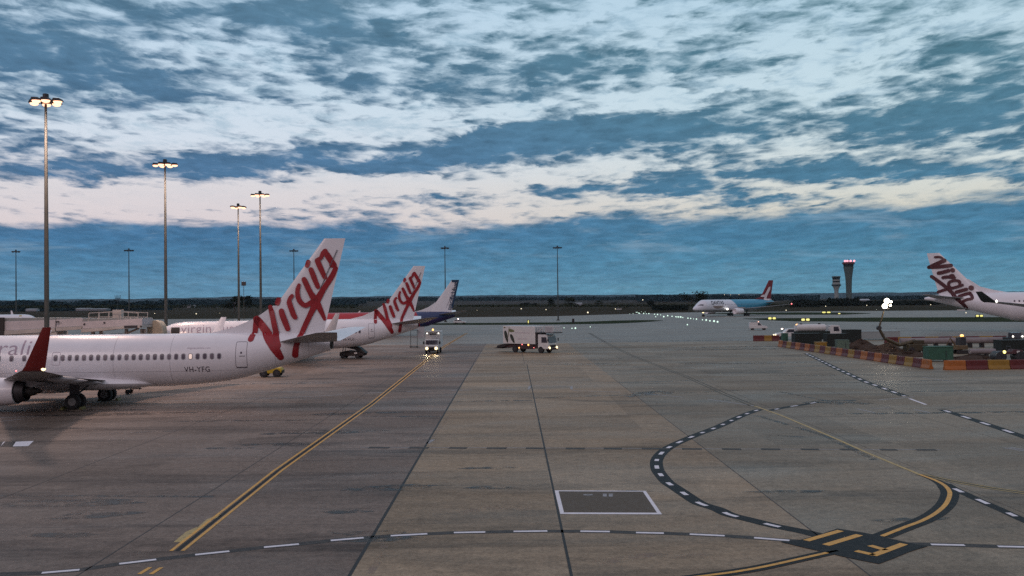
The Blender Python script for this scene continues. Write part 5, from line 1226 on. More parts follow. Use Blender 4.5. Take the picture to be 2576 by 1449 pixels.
def lit_sign(x, y, w, h, label, gap=True, g='yellow lit taxiway signs'):
    p = G(x, y); o = empty('taxiway_sign', (p.x, p.y, .03)); tag(o, label, 'sign', g)
    MB().box((0, 0, h / 2 + .15), (w, .3, h)).build('case', darkm, o, bevel=.03)
    for dx_ in ((-w * .25, w * .25) if gap else (0,)):
        MB().loft([[(dx_ + a * w * .19 * s2, yy, h / 2 + .15 + b * h * .36 * s2) for a, b in ((-1, -.5), (-.6, -1), (.6, -1), (1, -.5), (1, .5), (.6, 1), (-.6, 1), (-1, .5))] for yy, s2 in ((-.16, 1), (-.20, .9))]).build('lit_panel', yl, o)
    for dx_ in (-w * .4, w * .4): MB().box((dx_, 0, .08), (.1, .2, .16)).build('foot', steel, o)
lit_sign(1942, 805.5, 3.0, 1.0, 'pair of yellow lit panels, left sign above the white van')
lit_sign(2026, 809.5, 3.0, 1.0, 'pair of yellow lit panels right of the white van, above the truck beacon')
lit_sign(2078.4, 789, 4.6, .9, 'pale yellow sign further away below the shorter control tower')
lit_sign(2111, 791.5, 2.6, .6, 'dim single yellow sign below the taller control tower', gap=False)
lit_sign(2463.5, 799, 2.8, .9, 'small pair of yellow lit panels under the big right-edge jet')
lit_sign(1329, 815.6, .8, 1.3, 'single narrow yellow sign on the grass island', gap=False)
MBm = mat('white_marker', (.5, .5, .5), .6)
for x, y, w, l in ((1557, 778.5, 4, 'small white board in the grass left of the lamp string'), (2418, 782, 4, 'small white board in the grass below the big right-edge jet'), (1442, 812, .8, 'slim dark post right of the lone mast')):
    p = G(x, y + 1.5); o = empty('marker_board', (p.x, p.y, .03)); tag(o, l, 'marker board'); MB().box((0, 0, .65), (w, .12, .7 if w > 1 else 1.8)).build('board', MBm if w > 1 else darkm, o, bevel=.02); MB().box((-w * .35, 0, .15), (.1, .1, .3)).build('post', steel, o); MB().box((w * .35, 0, .15), (.1, .1, .3)).build('post', steel, o)

# ------------------------------------------------------------------ vehicles
vw = mat('vehicle_white', (.60, .60, .59), .4, var=.08, vscale=1.5, coat=.2); chas = mat('chassis_black', (.02, .016, .016), .7); maroon = mat('chassis_maroon', (.045, .02, .022), .7)
vglass = mat('windscreen', (.05, .05, .065), .12, spec=.8)
def vwheel(par, x, y, r=.48, w=.28):
    t = wheel(par, x, y, r, w)
    for k in kids(t): k.data.materials[0] = darkm
    return t
def lampball(par, x, y, z, r, mt, name='headlight', axis='x'):
    return MB().lathe([(-r * .5, r * .3), (-r * .2, r * .9), (r * .1, r), (r * .45, r * .7), (r * .6, .02)], (x, y, z), axis, 12).build(name, mt, par, smooth=True)
def beacon(par, x, y, z, mt, r=.13):
    b = MB().lathe([(0, r * .9), (.05, r)], (x, y, z), 'z', 10).build('beacon_base', darkm, par); MB().lathe([(.05, r * .8), (.22, r), (.32, r * .6), (.36, .02)], (x, y, z), 'z', 10).build('beacon', mt, par, smooth=True)
# local frame: +x forward, +y to the vehicle's left
# catering truck
ft = G(1368.5, 889.3); rt = G(1296, 887); yaw = math.atan2(ft.y - rt.y, ft.x - rt.x)
ct = empty('catering_truck', (ft.x + 1.0 + 1.25 * math.sin(yaw), ft.y + 1.1 * math.cos(yaw), Z0), R(-37)); tag(ct, 'white high-box catering truck with leaf pictures and headlights on', 'truck')
# origin = front axle centre
MB().prism([(-6.9, 1.30), (-.95, 1.30), (-.95, 3.95), (-6.9, 3.95)], -1.22, 1.22, 'y').build('box_body', vw, ct, bevel=.04)
MB().prism([(-.5, .62), (1.32, .62), (1.36, 1.35), (1.12, 2.55), (.95, 2.72), (-.5, 2.75)], -1.16, 1.16, 'y').build('cab', vw, ct, bevel=.06)
MB().prism([(1.375, 1.50), (1.17, 2.42), (1.155, 2.42), (1.355, 1.50)], -1.0, 1.0, 'y').build('windscreen', vglass, ct, bevel=.01)
for sy in (-1, 1): MB().prism([(.15, 1.55), (1.18, 1.55), (1.02, 2.35), (.15, 2.35)], sy * 1.165 - .012, sy * 1.165 + .012, 'y').build('side_window', vglass, ct)
MB().box((1.38, 0, 1.02), (.08, 1.5, .34)).build('grille', chas, ct, bevel=.02); MB().box((1.40, 0, .62), (.16, 2.3, .30)).build('bumper', maroon, ct, bevel=.04)
MB().box((-3.1, 0, .95), (8.4, 1.9, .46)).build('chassis', maroon, ct); MB().box((-2.6, -1.02, .82), (2.6, .3, .55)).box((-2.6, 1.02, .82), (2.6, .3, .55)).build('side_guard', maroon, ct, bevel=.03)
for sy in (-1, 1):
    for x in (0, -4.75): vwheel(ct, x, sy * 1.0, .50, .34)
    lampball(ct, 1.44, sy * .92, .78, .19, headl)
    MB().box((1.42, sy * 1.32, 1.95), (.12, .18, .42)).build('mirror', chas, ct, bevel=.03)
# forward platform with stepped lattice rails
MB().box((.55, 0, 2.98), (3.5, 2.35, .12)).build('platform', chas, ct, bevel=.02)
MB().box((-.72, -1.0, 2.0), (.22, .3, 2.1)).box((-.72, 1.0, 2.0), (.22, .3, 2.1)).build('platform_post', chas, ct)
rl = MB()
for sy in (-1.12, 1.12):
    for z in (3.28, 3.55, 3.9): rl.tube([(-.6, sy, z), (2.2, sy, z)], .035, 5)
    for k in range(7): x = -.6 + k * .466; rl.tube([(x, sy, 3.0), (x, sy, 3.9)], .035, 5)
    rl.tube([(-.5, sy, 3.02), (.5, sy, 3.88)], .045, 5)
rl.tube([(2.2, -1.12, 3.9), (2.2, 1.12, 3.9)], .035, 5); rl.build('platform_railing', vw, ct)
MB().box((1.45, -1.14, 3.45), (1.3, .03, .8)).build('rail_panel', grey, ct)
MB().prism([(-.93, 1.5), (-.9, 1.5), (-.9, 3.7), (-.93, 3.7)], -.8, .8, 'y').build('front_door', grey, ct)
for z in (2.05, 2.95): MB().box((-3.3, -1.235, z), (2.6 if z > 2.5 else 1.7, .02, .05)).build('side_lettering', thin, ct)
MB().prism([(-8.3, .62), (-6.9, .75), (-5.7, 1.25), (-6.9, 1.25), (-8.1, 1.0)], -1.1, 1.1, 'y').build('tail_lift', chas, ct, bevel=.03); MB().box((-7.9, 0, .60), (1.6, 2.2, .08)).build('lift_plate', chas, ct)
lf1 = mat('dark_leaf_print', (.022, .028, .018), .6); lf2 = mat('olive_leaf_print', (.13, .14, .06), .6)
def leaf(cx_, cz_, L, w, ang_, mt):
    pts = []
    for k in range(16): t = 2 * math.pi * k / 16; u = L * math.cos(t); v = w * math.sin(t) * (1 - .3 * math.cos(t)); pts.append((cx_ + u * math.cos(ang_) - v * math.sin(ang_), cz_ + u * math.sin(ang_) + v * math.cos(ang_)))
    MB().prism(pts, -1.236, -1.226, 'y').build('leaf_print', mt, ct)
leaf(-6.25, 2.35, .95, .28, R(-75), lf1); leaf(-5.1, 2.05, .78, .26, R(-62), lf1); leaf(-5.25, 3.25, .55, .22, R(-8), lf2); leaf(-6.55, 3.72, .2, .1, 0, lf2)
MB().prism([(-5.78, 3.75), (-5.66, 3.75), (-5.72, 2.9), (-5.85, 2.3), (-5.92, 2.3)], -1.236, -1.226, 'y').build('stem_print', lf2, ct)
for x, z, r, mt in ((-2.2, 1.18, .14, amber), (-3.9, .72, .11, amber), (-3.35, 1.22, .09, redl), (-1.2, .78, .07, redl)): lampball(ct, x, -1.2, z, r, mt, 'marker_lamp', 'y')

# small box truck driving straight at the camera
bp_ = G(1086, 891); bt_ = empty('box_truck', (bp_.x, bp_.y + .2, Z0), R(-92)); tag(bt_, 'small white box truck head-on with both headlights and roof beacon lit', 'truck')
MB().prism([(-5.2, .85), (-1.55, .85), (-1.55, 2.95), (-1.2, 3.25), (-5.2, 3.25)], -1.12, 1.12, 'y').build('box_body', vw, bt_, bevel=.04)
MB().prism([(-1.5, .55), (.25, .55), (.32, 1.15), (.02, 1.32), (-.28, 2.02), (-.5, 2.10), (-1.5, 2.12)], -1.0, 1.0, 'y').build('cab', vw, bt_, bevel=.06)
MB().prism([(.035, 1.38), (-.235, 2.0), (-.25, 2.0), (.02, 1.38)], -.88, .88, 'y').build('windscreen', vglass, bt_); MB().box((-1.2, 0, 3.28), (.5, 2.3, .1)).build('roof_lip', vw, bt_, bevel=.02)
MB().box((-1.52, 0, 2.82), (.06, 1.0, .12)).build('name_plate', darkm, bt_)
MB().box((.31, 0, .86), (.08, 1.0, .24)).build('grille', chas, bt_); MB().box((.30, 0, .50), (.16, 1.95, .26)).build('bumper', chas, bt_, bevel=.04)
for sy in (-1, 1):
    vwheel(bt_, -.35, sy * .84, .38, .24); vwheel(bt_, -4.0, sy * .84, .38, .3); lampball(bt_, .36, sy * .68, .80, .22, headl); lampball(bt_, -1.48, sy * .85, 3.02, .11, whitel, 'roof_lamp')
    MB().box((-.1, sy * 1.2, 1.62), (.14, .2, .42)).build('mirror', chas, bt_, bevel=.03)
    for z in (1.4,): MB().prism([(-1.2, 1.40), (-.2, 1.40), (-.42, 1.98), (-1.2, 1.98)], sy * 1.004 - .01, sy * 1.004 + .01, 'y').build('side_window', vglass, bt_)
MB().box((-2.3, 0, .62), (5.2, 1.5, .26)).build('chassis', chas, bt_)
beacon(bt_, -1.3, .05, 3.32, amber, .16)
def vlight(par, x, y, z, yawd, e, col=(1, .78, .45)):
    l = bpy.data.lights.new('headlight_beam', 'SPOT'); l.energy = e; l.color = col; l.spot_size = R(50); l.spot_blend = .9; l.shadow_soft_size = .12
    o = bpy.data.objects.new('headlight_beam', l); COL.objects.link(o); o.parent = par; o.location = (x, y, z); o.rotation_euler = Vector((1, 0, -.10)).to_track_quat('-Z', 'Y').to_euler(); return o
for sy in (-1, 1): vlight(bt_, .55, sy * .68, .8, 0, 220); vlight(ct, 1.65, sy * .92, .78, 0, 160)

def car(kind, loc, rz, body_prof, roof_prof, wheels, width, label, cat, group=None, mt=vw, glassy=None):
    o = empty(kind, loc, rz); tag(o, label, cat, group)
    MB().prism(body_prof, -width / 2, width / 2, 'y').build('body', mt, o, bevel=.07, seg=3)
    MB().prism(roof_prof, -width / 2 + .12, width / 2 - .12, 'y').build('cabin', mt, o, bevel=.06, seg=3)
    for sy in (-1, 1):
        for pr in (glassy or []): MB().prism(pr, sy * (width / 2 - .115) - .012, sy * (width / 2 - .115) + .012, 'y').build('side_window', vglass, o)
        for x in wheels: vwheel(o, x, sy * (width / 2 - .12), .33, .22)
    return o
g = G(1157, 814.6); c = car('estate_car', (g.x, g.y, .03), R(-8), [(-2.1, .35), (2.2, .35), (2.25, .62), (1.95, .82), (1.2, .92), (-2.2, .98)], [(-2.05, .9), (1.1, .9), (.35, 1.42), (-1.7, 1.45)], (-1.3, 1.4), 1.78, 'white estate car with roof lamp beside the pacificblue tail', 'car', glassy=[[(-1.8, .98), (-.75, .98), (-.75, 1.36), (-1.6, 1.36)], [(-.68, .98), (.85, .98), (.28, 1.36), (-.68, 1.36)]])
MB().prism([(1.08, .93), (.42, 1.40), (.40, 1.38), (1.06, .91)], -.72, .72, 'y').build('windscreen', vglass, c); lampball(c, -.6, 0, 1.66, .24, mat('pale_pink_beacon', (.8, .7, .7), .5, emit=(1, .78, .72), estr=5), 'roof_beacon', 'z')
g = G(1907, 830.2); c = car('small_van', (g.x, g.y, .03), R(-6), [(-2.15, .38), (2.15, .38), (2.2, .65), (1.95, .95), (1.15, 1.05), (-2.2, 1.05)], [(-2.18, .95), (1.15, .98), (.25, 1.80), (-.1, 1.86), (-2.12, 1.86)], (-1.35, 1.4), 1.8, 'small white van with sloping bonnet left of the barriers', 'van', glassy=[[(-.15, 1.1), (.85, 1.1), (.2, 1.7), (-.15, 1.7)]])
MB().prism([(1.12, 1.02), (.32, 1.78), (.29, 1.76), (1.10, 1.0)], -.72, .72, 'y').build('windscreen', vglass, c); MB().box((-.9, 0, 1.93), (1.6, 1.3, .06)).build('roof_rack', darkm, c); lampball(c, .1, 0, 1.98, .12, mat('soft_orange_beacon', (.8, .5, .3), .5, emit=(1, .5, .35), estr=3), 'roof_beacon', 'z')

# ground equipment by the parked airliners
g = G(884, 902); c = empty('belt_loader', (g.x, g.y, Z0), R(-10)); tag(c, 'dark hooded belt loader under the rear of the middle twin jet', 'belt loader')
MB().prism([(-1.5, .35), (1.9, .35), (2.1, .65), (.9, 1.0), (-.3, 1.1), (-1.4, .9)], -.8, .8, 'y').build('body', mat('sooty_brown_paint', (.03, .022, .02), .7), c, bevel=.08)
MB().prism([(-1.2, 2.1), (.1, 2.0), (1.3, 1.55), (2.3, .75), (2.0, .68), (.6, 1.25), (-.9, 1.55)], -.65, .65, 'y').build('canvas_hood', soot, c, bevel=.06)
MB().tube([(-1.1, .5, .9), (-.9, .5, 1.8)], .05, 6).tube([(-1.1, -.5, .9), (-.9, -.5, 1.8)], .05, 6).build('frame_post', steel, c)
MB().box((.9, -.82, .75), (.4, .04, .22)).build('number_plate', vw, c)
for x in (-1.0, 1.1):
    for sy in (-1, 1): vwheel(c, x, sy * .7, .32, .2)
g = G(688, 949); c = empty('tow_tractor', (g.x, g.y, Z0), R(4)); tag(c, 'low yellow tow tractor peeping out under the near rear fuselage', 'tractor')
yp = mat('tractor_yellow', (.42, .30, .02), .5, var=.15, vscale=3)
MB().prism([(-1.4, .4), (.9, .4), (1.0, .75), (.8, .98), (-.2, 1.0), (-.35, .82), (-1.4, .82)], -.75, .75, 'y').build('body', yp, c, bevel=.06); MB().prism([(-1.3, .8), (-.5, .8), (-.55, 1.4), (-1.1, 1.4)], -.6, .6, 'y').build('seat', chas, c, bevel=.05)
MB().tube([(-1.4, 0, .5), (-3.2, 0, .42)], .06, 6).build('tow_bar', darkm, c); MB().box((.95, 0, .55), (.2, 1.4, .3)).build('bumper', chas, c, bevel=.03)
for x in (-.9, .45):
    for sy in (-1, 1): vwheel(c, x, sy * .66, .42, .24)
c = empty('tow_bar_cart', (G(325, 992).x, G(325, 992).y, Z0), 0); tag(c, 'thin wheeled tow bar frame right of the near main wheels', 'tow bar')
mb = MB(); 
for x in (-.9, -.3, .35, .9): mb.tube([(x, 0, .3), (x, 0, 1.15 if abs(x) < .5 else .85)], .035, 5)
mb.tube([(-1.1, 0, .5), (1.1, 0, .45)], .04, 5); mb.tube([(-1.1, 0, .85), (1.1, 0, .8)], .03, 5); mb.tube([(0, -.4, .3), (0, .6, .3)], .05, 6); mb.build('frame', darkm, c)
for sy in (-.35, .35): vwheel(c, 0, sy, .2, .12)
g = G(1046, 876); c = empty('tail_stand', (g.x, g.y + 1.5, Z0), R(5)); tag(c, 'spindly grey access stand behind the small box truck', 'access stand')
mb = MB()
for x in (-1.0, .1):
    for y in (-.6, .6): mb.tube([(x, y, .15), (x, y, 3.0)], .04, 6)
mb.box((-.45, 0, .2), (1.5, 1.3, .08)); mb.build('frame', steel, c); MB().box((.75, 0, 2.55), (1.15, .1, 1.9)).build('screen_panel', grey, c); MB().box((-.45, 0, 2.95), (1.3, 1.4, .08)).build('deck', steel, c)
for x in (-1.0, .1):
    for y in (-.6, .6): vwheel(c, x, y, .12, .08)
# chocks at the near wheels
chk = mat('chock_yellow', (.12, .11, .03), .6)
pr = None
for i, (lx, ly) in enumerate(((18.9, -3.3), (20.3, -3.3), (18.9, 3.3), (20.3, 3.3))):
    p = near_jet.matrix_basis @ Vector((lx, ly, 0)) if False else Vector((o1[0] + lx * math.cos(TH1) - ly * math.sin(TH1), o1[1] + lx * math.sin(TH1) + ly * math.cos(TH1), Z0))
    if pr is None: pr = MB().prism([(-.14, 0), (.14, 0), (.03, .2), (-.03, .2)], -.35, .35, 'y').build('wheel_chock', chk); o = pr
    else: o = pr.copy(); COL.objects.link(o)
    o.location = p; tag(o, ('yellow chock ahead of', 'yellow chock behind', 'yellow chock ahead of', 'yellow chock behind')[i] + (' the nearer main wheels' if i < 2 else ' the farther main wheels') + ' of the near jet', 'wheel chock', 'wheel chocks under the near jet')
# small pale high-wing aircraft whose wing and fin show past the near dorsal fin
p = P(640, 800, 260); c = empty('light_aircraft', (p.x, p.y, .03), R(170)); tag(c, 'small pale propeller plane seen just left of the near script tail', 'airplane')
lp = mat('pale_cyan_paint', (.42, .52, .52), .4)
MB().lathe([(-4.5, .1), (-3.9, .5), (-2, .8), (1, .75), (5.5, .2)], (0, 0, 1.3), 'x', 12).build('fuselage', lp, c, smooth=True); MB().loft([foil(-1.4, 1.7, y, 2.3 + abs(y) * .02, .05) for y in (-8, 0, 8)]).build('wing', lp, c, smooth=True)
MB().prism([(4.0, 1.5), (5.6, 1.5), (6.0, 3.7), (5.2, 3.7)], -.06, .06, 'y').build('vertical_fin', lp, c); MB().loft([foil(4.6, 1.0, y, 1.6, .05) for y in (-2.6, 0, 2.6)]).build('tailplane', lp, c)
for x, y in ((-3, 0), (0, -1.3), (0, 1.3)): MB().tube([(x, y * .6, .9), (x, y, .3)], .05, 6).build('landing_gear', metal, c); vwheel(c, x, y, .28, .14)
# covered baggage shelter behind the red fuselage
p = P(895, 790, 260); c = empty('shelter', (p.x, p.y, .03), 0); tag(c, 'low lamp-lit shelter roof above the red fuselage', 'shelter')
MB().box((0, 0, 4.05), (9.0, 3.5, .14)).build('roof', pale, c); mb = MB()
for x in (-4.2, 0, 4.2): mb.tube([(x, -1.5, 0), (x, -1.5, 4)], .07, 6); mb.tube([(x, 1.5, 0), (x, 1.5, 4)], .07, 6)
mb.build('post', darkm, c)
for x in (-5.2, 2.0, 5.2): MB().lathe([(-.15, .05), (0, .22), (.15, .05)], (x if abs(x) < 4.5 else x * .8, -1.3, 3.6), 'z', 8).build('lamp', fieldl, c)

# ------------------------------------------------------------------ works area on the right
bor = mat('barrier_orange', (.34, .105, .014), .5, var=.2, vscale=2); bye = mat('barrier_yellow', (.27, .15, .015), .5, var=.2, vscale=2); brd = mat('barrier_red', (.10, .010, .010), .5, var=.2, vscale=2)
def barrier_proto(mt, L):
    o = MB().prism([(-.26, 0), (.26, 0), (.26, .12), (.13, .42), (.10, .92), (.05, 1.0), (-.05, 1.0), (-.10, .92), (-.13, .42), (-.26, .12)], -L / 2 + .03, L / 2 - .03, 'y').build('barrier', mt, bevel=.03)
    rb = MB()
    for k in (-1, 0, 1): rb.box((0, k * L * .25, .62), (.30, .10, .42))
    for k in (-1, 1): MB().box((0, k * L * .25, .62), (.27, .10, .45)).build('rib', mt, o, bevel=.02)
    MB().box((0, 0, .04), (.56, L * .5, .10)).build('foot_pad', mt, o, bevel=.02)
    return o
PB = {('o', 2): barrier_proto(bor, 2.0), ('y', 2): barrier_proto(bye, 2.0), ('r', 2): barrier_proto(brd, 2.0)}
used = set()
def barrier(c, x, y, rz, label, group):
    p = PB[(c, 2)]
    if c in used: o = copy_tree(p)
    else: o = p; used.add(c)
    o.location = (x, y, Z0); o.rotation_euler = (0, 0, rz); tag(o, label, 'barrier', group); return o
colr = {'o': 'orange', 'y': 'yellow', 'r': 'dark red'}
ordn = ['first', 'second', 'third', 'fourth', 'fifth', 'sixth', 'seventh', 'eighth', 'ninth', 'tenth', 'eleventh', 'twelfth', 'thirteenth', 'fourteenth', 'fifteenth', 'sixteenth', 'seventeenth', 'eighteenth']
a_, b_ = G(1951, 871), G(2343, 930); n = int((b_ - a_).length / 2.03); seq = 0; cnt = {}
dirv = (a_ - b_).normalized(); rzv = math.atan2(dirv.y, dirv.x) - math.pi / 2
for k in range(n):
    cc = 'r' if k % 2 else ('o', 'y', 'y', 'o', 'o', 'y')[(k // 2) % 6]; p = b_ + dirv * (1.0 + 2.03 * k); cnt[cc] = cnt.get(cc, 0) + 1
    barrier(cc, p.x, p.y, rzv, '%s barrier, %s %s one from the near end of the long slanting row' % (colr[cc], ordn[cnt[cc] - 1] if cnt[cc] <= 18 else 'last', colr[cc]), 'barriers in the long slanting row')
a_ = G(2374, 932); cnt = {}
for k in range(7):
    cc = 'r' if k % 2 else ('o', 'y')[(k // 2) % 2]; cnt[cc] = cnt.get(cc, 0) + 1
    o = barrier(cc, a_.x + 1.15 + 2.3 * k, a_.y + .05 * k, R(90), '%s barrier, %s %s one from left in the nearest row at right edge' % (colr[cc], ordn[cnt[cc] - 1], colr[cc]), 'barriers in the nearest row at right edge'); o.scale = (1, 1.15, 1)
a_ = G(2225, 864); b_ = G(2600, 864.5); n = int((b_ - a_).length / 2.25); cnt = {}
for k in range(n):
    cc = 'y' if k % 2 else 'r'; cnt[cc] = cnt.get(cc, 0) + 1
    o = barrier(cc, a_.x + 1.1 + 2.25 * k, a_.y, R(90), '%s barrier, %s %s one from left in the far row behind the pipes' % (colr[cc], ordn[cnt[cc] - 1], colr[cc]), 'barriers in the far row'); o.scale = (1, 1.12, 1)
a_ = G(1896, 858.5)
for k, cc in enumerate(('r', 'y', 'r')): barrier(cc, a_.x + .9 + 1.35 * k, a_.y - .1 * k, R(84), ('dark red barrier at the far left tip of the works', 'yellow barrier between two dark red ones at the left tip', 'dark red barrier beside the white utility truck lamp')[k], 'barriers at the left tip of the works')

# utility truck facing left, headlight on
g = G(1985, 862.5); Yk = g.y
def at_(px, Y): return (px - 1288) / FOC * Y
c = empty('utility_truck', (at_(1985, 176), 176, Z0), R(180)); tag(c, 'white utility truck facing left with orange beacon and headlight lit', 'truck')
MB().prism([(-2.8, .55), (2.7, .55), (2.75, 1.0), (2.4, 1.22), (1.2, 1.3), (-2.8, 1.3)], -.95, .95, 'y').build('body', vw, c, bevel=.07, seg=3); MB().prism([(-.9, 1.25), (1.3, 1.25), (.55, 2.0), (-.8, 2.05)], -.85, .85, 'y').build('cab', vw, c, bevel=.06)
MB().prism([(-2.8, 1.3), (-1.0, 1.3), (-1.0, 2.5), (-2.75, 2.5)], -.95, .95, 'y').build('canopy', vw, c, bevel=.05); MB().prism([(1.2, 1.33), (.6, 1.95), (.57, 1.93), (1.17, 1.31)], -.75, .75, 'y').build('windscreen', vglass, c)
for sy in (-1, 1):
    for x in (-1.7, 1.7): vwheel(c, x, sy * .85, .42, .26)
    lampball(c, 2.8, sy * .68, .85, .24 if sy > 0 else .16, headl); MB().prism([(-.6, 1.35), (.85, 1.35), (.45, 1.9), (-.6, 1.9)], sy * .856 - .01, sy * .856 + .01, 'y').build('side_window', vglass, c)
lampball(c, 1.6, .7, 2.0, .2, mat('pale_pink_lamp', (.8, .7, .7), .5, emit=(1, .7, .6), estr=4), 'mirror_lamp', 'z'); MB().tube([(1.6, .7, 1.2), (1.6, .7, 1.9)], .04, 5).build('lamp_stalk', darkm, c)
beacon(c, -1.3, .2, 2.52, amber, .26)
# tanker facing right
g = P(2060, 870, 163); c = empty('tanker_truck', (g.x, 163, Z0), 0); tag(c, 'truck with long white cylinder tank behind the slanting barriers', 'truck')
MB().lathe([(-2.9, .45), (-2.7, .62), (1.9, .62), (2.1, .45)], (-.9, 0, 2.55), 'x', 20).build('tank', vw, c, smooth=True); 
for x in (-3.0, .1): MB().lathe([(0, .22), (.14, .24)], (x, 0, 3.16), 'z', 10).build('tank_hatch', darkm, c)
MB().box((-.6, 0, 1.25), (6.8, 1.9, 1.4)).build('chassis', mat('dark_green_panel', (.012, .022, .018), .8), c, bevel=.04); MB().prism([(1.65, 1.0), (3.5, 1.0), (3.5, 1.9), (3.2, 2.95), (1.65, 3.0)], -1.1, 1.1, 'y').build('cab', vw, c, bevel=.06)
MB().prism([(2.2, 1.95), (3.2, 1.95), (3.0, 2.7), (2.2, 2.7)], -1.115, -1.10, 'y').build('side_window', vglass, c); MB().prism([(3.51, 1.95), (3.24, 2.85), (3.2, 2.85), (3.48, 1.95)], -.95, .95, 'y').build('windscreen', vglass, c)
for x in (-3.2, -1.9, 2.5):
    for sy in (-1, 1): vwheel(c, x, sy * .95, .5, .3)
gbox = mat('green_cabinet', (.03, .10, .065), .7, var=.25, vscale=1.5); gpale = mat('pale_green_cabinet', (.09, .14, .11), .7, var=.2, vscale=1.5); blk = mat('black_green_hoarding', (.010, .016, .014), .8, var=.3, vscale=1)
def cabinet(x, Y, w, d, h, mt, label, kind='plant_cabinet', cat='cabinet', g='green and black plant cabinets'):
    o = empty(kind, (at_(x, Y), Y, Z0)); tag(o, label, cat, g)
    MB().box((0, 0, h / 2 + .1), (w, d, h - .2)).build('body', mt, o, bevel=.04); MB().box((0, 0, h - .02), (w + .08, d + .08, .1)).build('lid', mt, o, bevel=.02)
    MB().box((w * .2, -d / 2 - .02, h * .5), (.05, .05, h * .5)).build('handle', darkm, o); MB().box((-w * .35, 0, .06), (.15, d, .12)).build('skid', chas, o); MB().box((w * .35, 0, .06), (.15, d, .12)).build('skid', chas, o); return o
cabinet(2027, 152, 4.2, 2.2, 2.0, blk, 'black green cabinet in front of the tanker tank'); cabinet(2100, 146, 3.2, 2.0, 2.1, blk, 'black green cabinet under the tanker cab'); cabinet(1972, 156, .9, .9, 1.9, gbox, 'narrow green cabinet right of the utility truck')
cabinet(2116, 137, 1.7, 1.1, 1.55, gpale, 'pale green cabinet left of the rubble'); cabinet(2140, 158, 2.6, 2, 2.3, blk, 'black cabinet right of the tanker cab'); cabinet(2357, 113, 2.9, 1.6, 1.75, gbox, 'large green cabinet at the gap between barrier rows'); cabinet(2540, 128, 3.6, 2.2, 1.7, blk, 'tall black cabinet behind the roller at right edge')
o = cabinet(2190, 172, 9.5, 2.2, 1.5, pale, 'long pale site container behind the rubble', 'container', 'container', None)
cabinet(2062, 140, 1.5, 1.2, 1.15, bye, 'yellow pump set among the black cabinets', 'pump_set', 'pump', None)
# rubble and soil heaps
soil = ground_mat('broken_soil', [(.055, .038, .030), (.085, .060, .046), (.025, .02, .016), (.12, .095, .08)], 2.0, rough=(.9, 1), bump=.9)
def heap(px, Y, rx, ry, h, label, seed):
    rr = random.Random(seed); mb = MB(); n = 22; rings = []
    for j in range(6):
        t = j / 5; rings.append([(rx * (1 - t ** 1.3) * math.cos(2 * math.pi * k / n) * (1 + rr.uniform(-.12, .12)), ry * (1 - t ** 1.3) * math.sin(2 * math.pi * k / n) * (1 + rr.uniform(-.12, .12)), h * t * (1 + rr.uniform(-.15, .15))) for k in range(n)])
    mb.loft(rings); o = mb.build('rubble_heap', soil); o.location = (at_(px, Y), Y, Z0 - .02); tag(o, label, 'rubble heap', 'heaps of broken paving'); 
    for k in range(9):
        a = rr.uniform(0, 6.28); d = rr.uniform(.3, .95); MB().box((rx * d * math.cos(a), ry * d * math.sin(a), h * (1 - d) * .9 + .12), (rr.uniform(.3, .8), rr.uniform(.3, .6), rr.uniform(.15, .35)), rr.uniform(0, 3)).build('broken_slab', soil, o, bevel=.03)
    return o
heap(2165, 140, 3.0, 2.0, 1.5, 'brown heap of broken paving left of the boom lift', 1); heap(2230, 132, 2.6, 1.8, 1.4, 'grey heap of broken paving below the boom arm', 2); heap(2205, 127, 3.4, 1.6, .9, 'low flat heap just behind the slanting barriers', 3); heap(2290, 122, 3.2, 1.4, .8, 'low flat heap left of the large green cabinet', 4); heap(2440, 116, 3.5, 1.4, .6, 'low heap behind the nearest barrier row', 5)
# big pipes lying across
pg = mat('pipe_grey', (.22, .19, .195), .55, var=.2, vscale=1)
def pipe(x0, x1, Y, z, r, label):
    o = empty('large_pipe', (at_((x0 + x1) / 2, Y), Y, Z0)); tag(o, label, 'pipe', 'big pipes lying in the works'); w = at_(x1, Y) - at_(x0, Y)
    MB().lathe([(-w / 2, r * .8), (-w / 2 + .01, r), (w / 2 - .01, r), (w / 2, r * .8)], (0, 0, z), 'x', 20).build('tube', pg, o, smooth=True)
    for k in (-.4, -.15, .15, .4): MB().box((w * k, 0, (z - r * .7) / 2), (.3, r * 2.2, max(.1, z - r * .7))).build('cradle', chas, o)
pipe(2262, 2400, 142, 1.05, .46, 'left half of the long grey pipe behind the green cabinet'); pipe(2425, 2545, 142, 1.05, .46, 'right half of the long grey pipe left of the pair of lamps'); pipe(2436, 2500, 121, .62, .34, 'short grey pipe pointing at the roller')
# articulated boom carrying the floodlights
YB2 = 130.0; bx = lambda x, y: (P(x, y, YB2).x, YB2, P(x, y, YB2).z)
c = empty('boom_lift', (at_(2300, YB2), YB2, Z0)); tag(c, 'dark jointed boom holding the dazzling floodlights over the rubble', 'boom lift')
off = c.location; L_ = lambda x, y: tuple(Vector(bx(x, y)) - off)
boom = mat('boom_olive', (.05, .04, .02), .6, var=.3, vscale=2)
MB().box((0, 0, .75), (2.6, 2.0, .9)).build('chassis', boom, c, bevel=.06); MB().box((.3, 0, 1.4), (1.4, 1.2, .7)).build('turret', boom, c, bevel=.06)
MB().tube([(0, 0, 1.6), L_(2262, 868), L_(2223, 850)], [.30, .26, .22], 8).build('lower_boom', boom, c); MB().tube([L_(2223, 848), L_(2211, 825)], .20, 8).build('middle_boom', boom, c); MB().tube([L_(2211, 826), L_(2216, 808), L_(2223, 783)], [.15, .12, .10], 8).build('upper_boom', boom, c)
MB().lathe([(-.25, .3), (.25, .3)], L_(2211, 825), 'y', 10).build('elbow_joint', darkm, c)
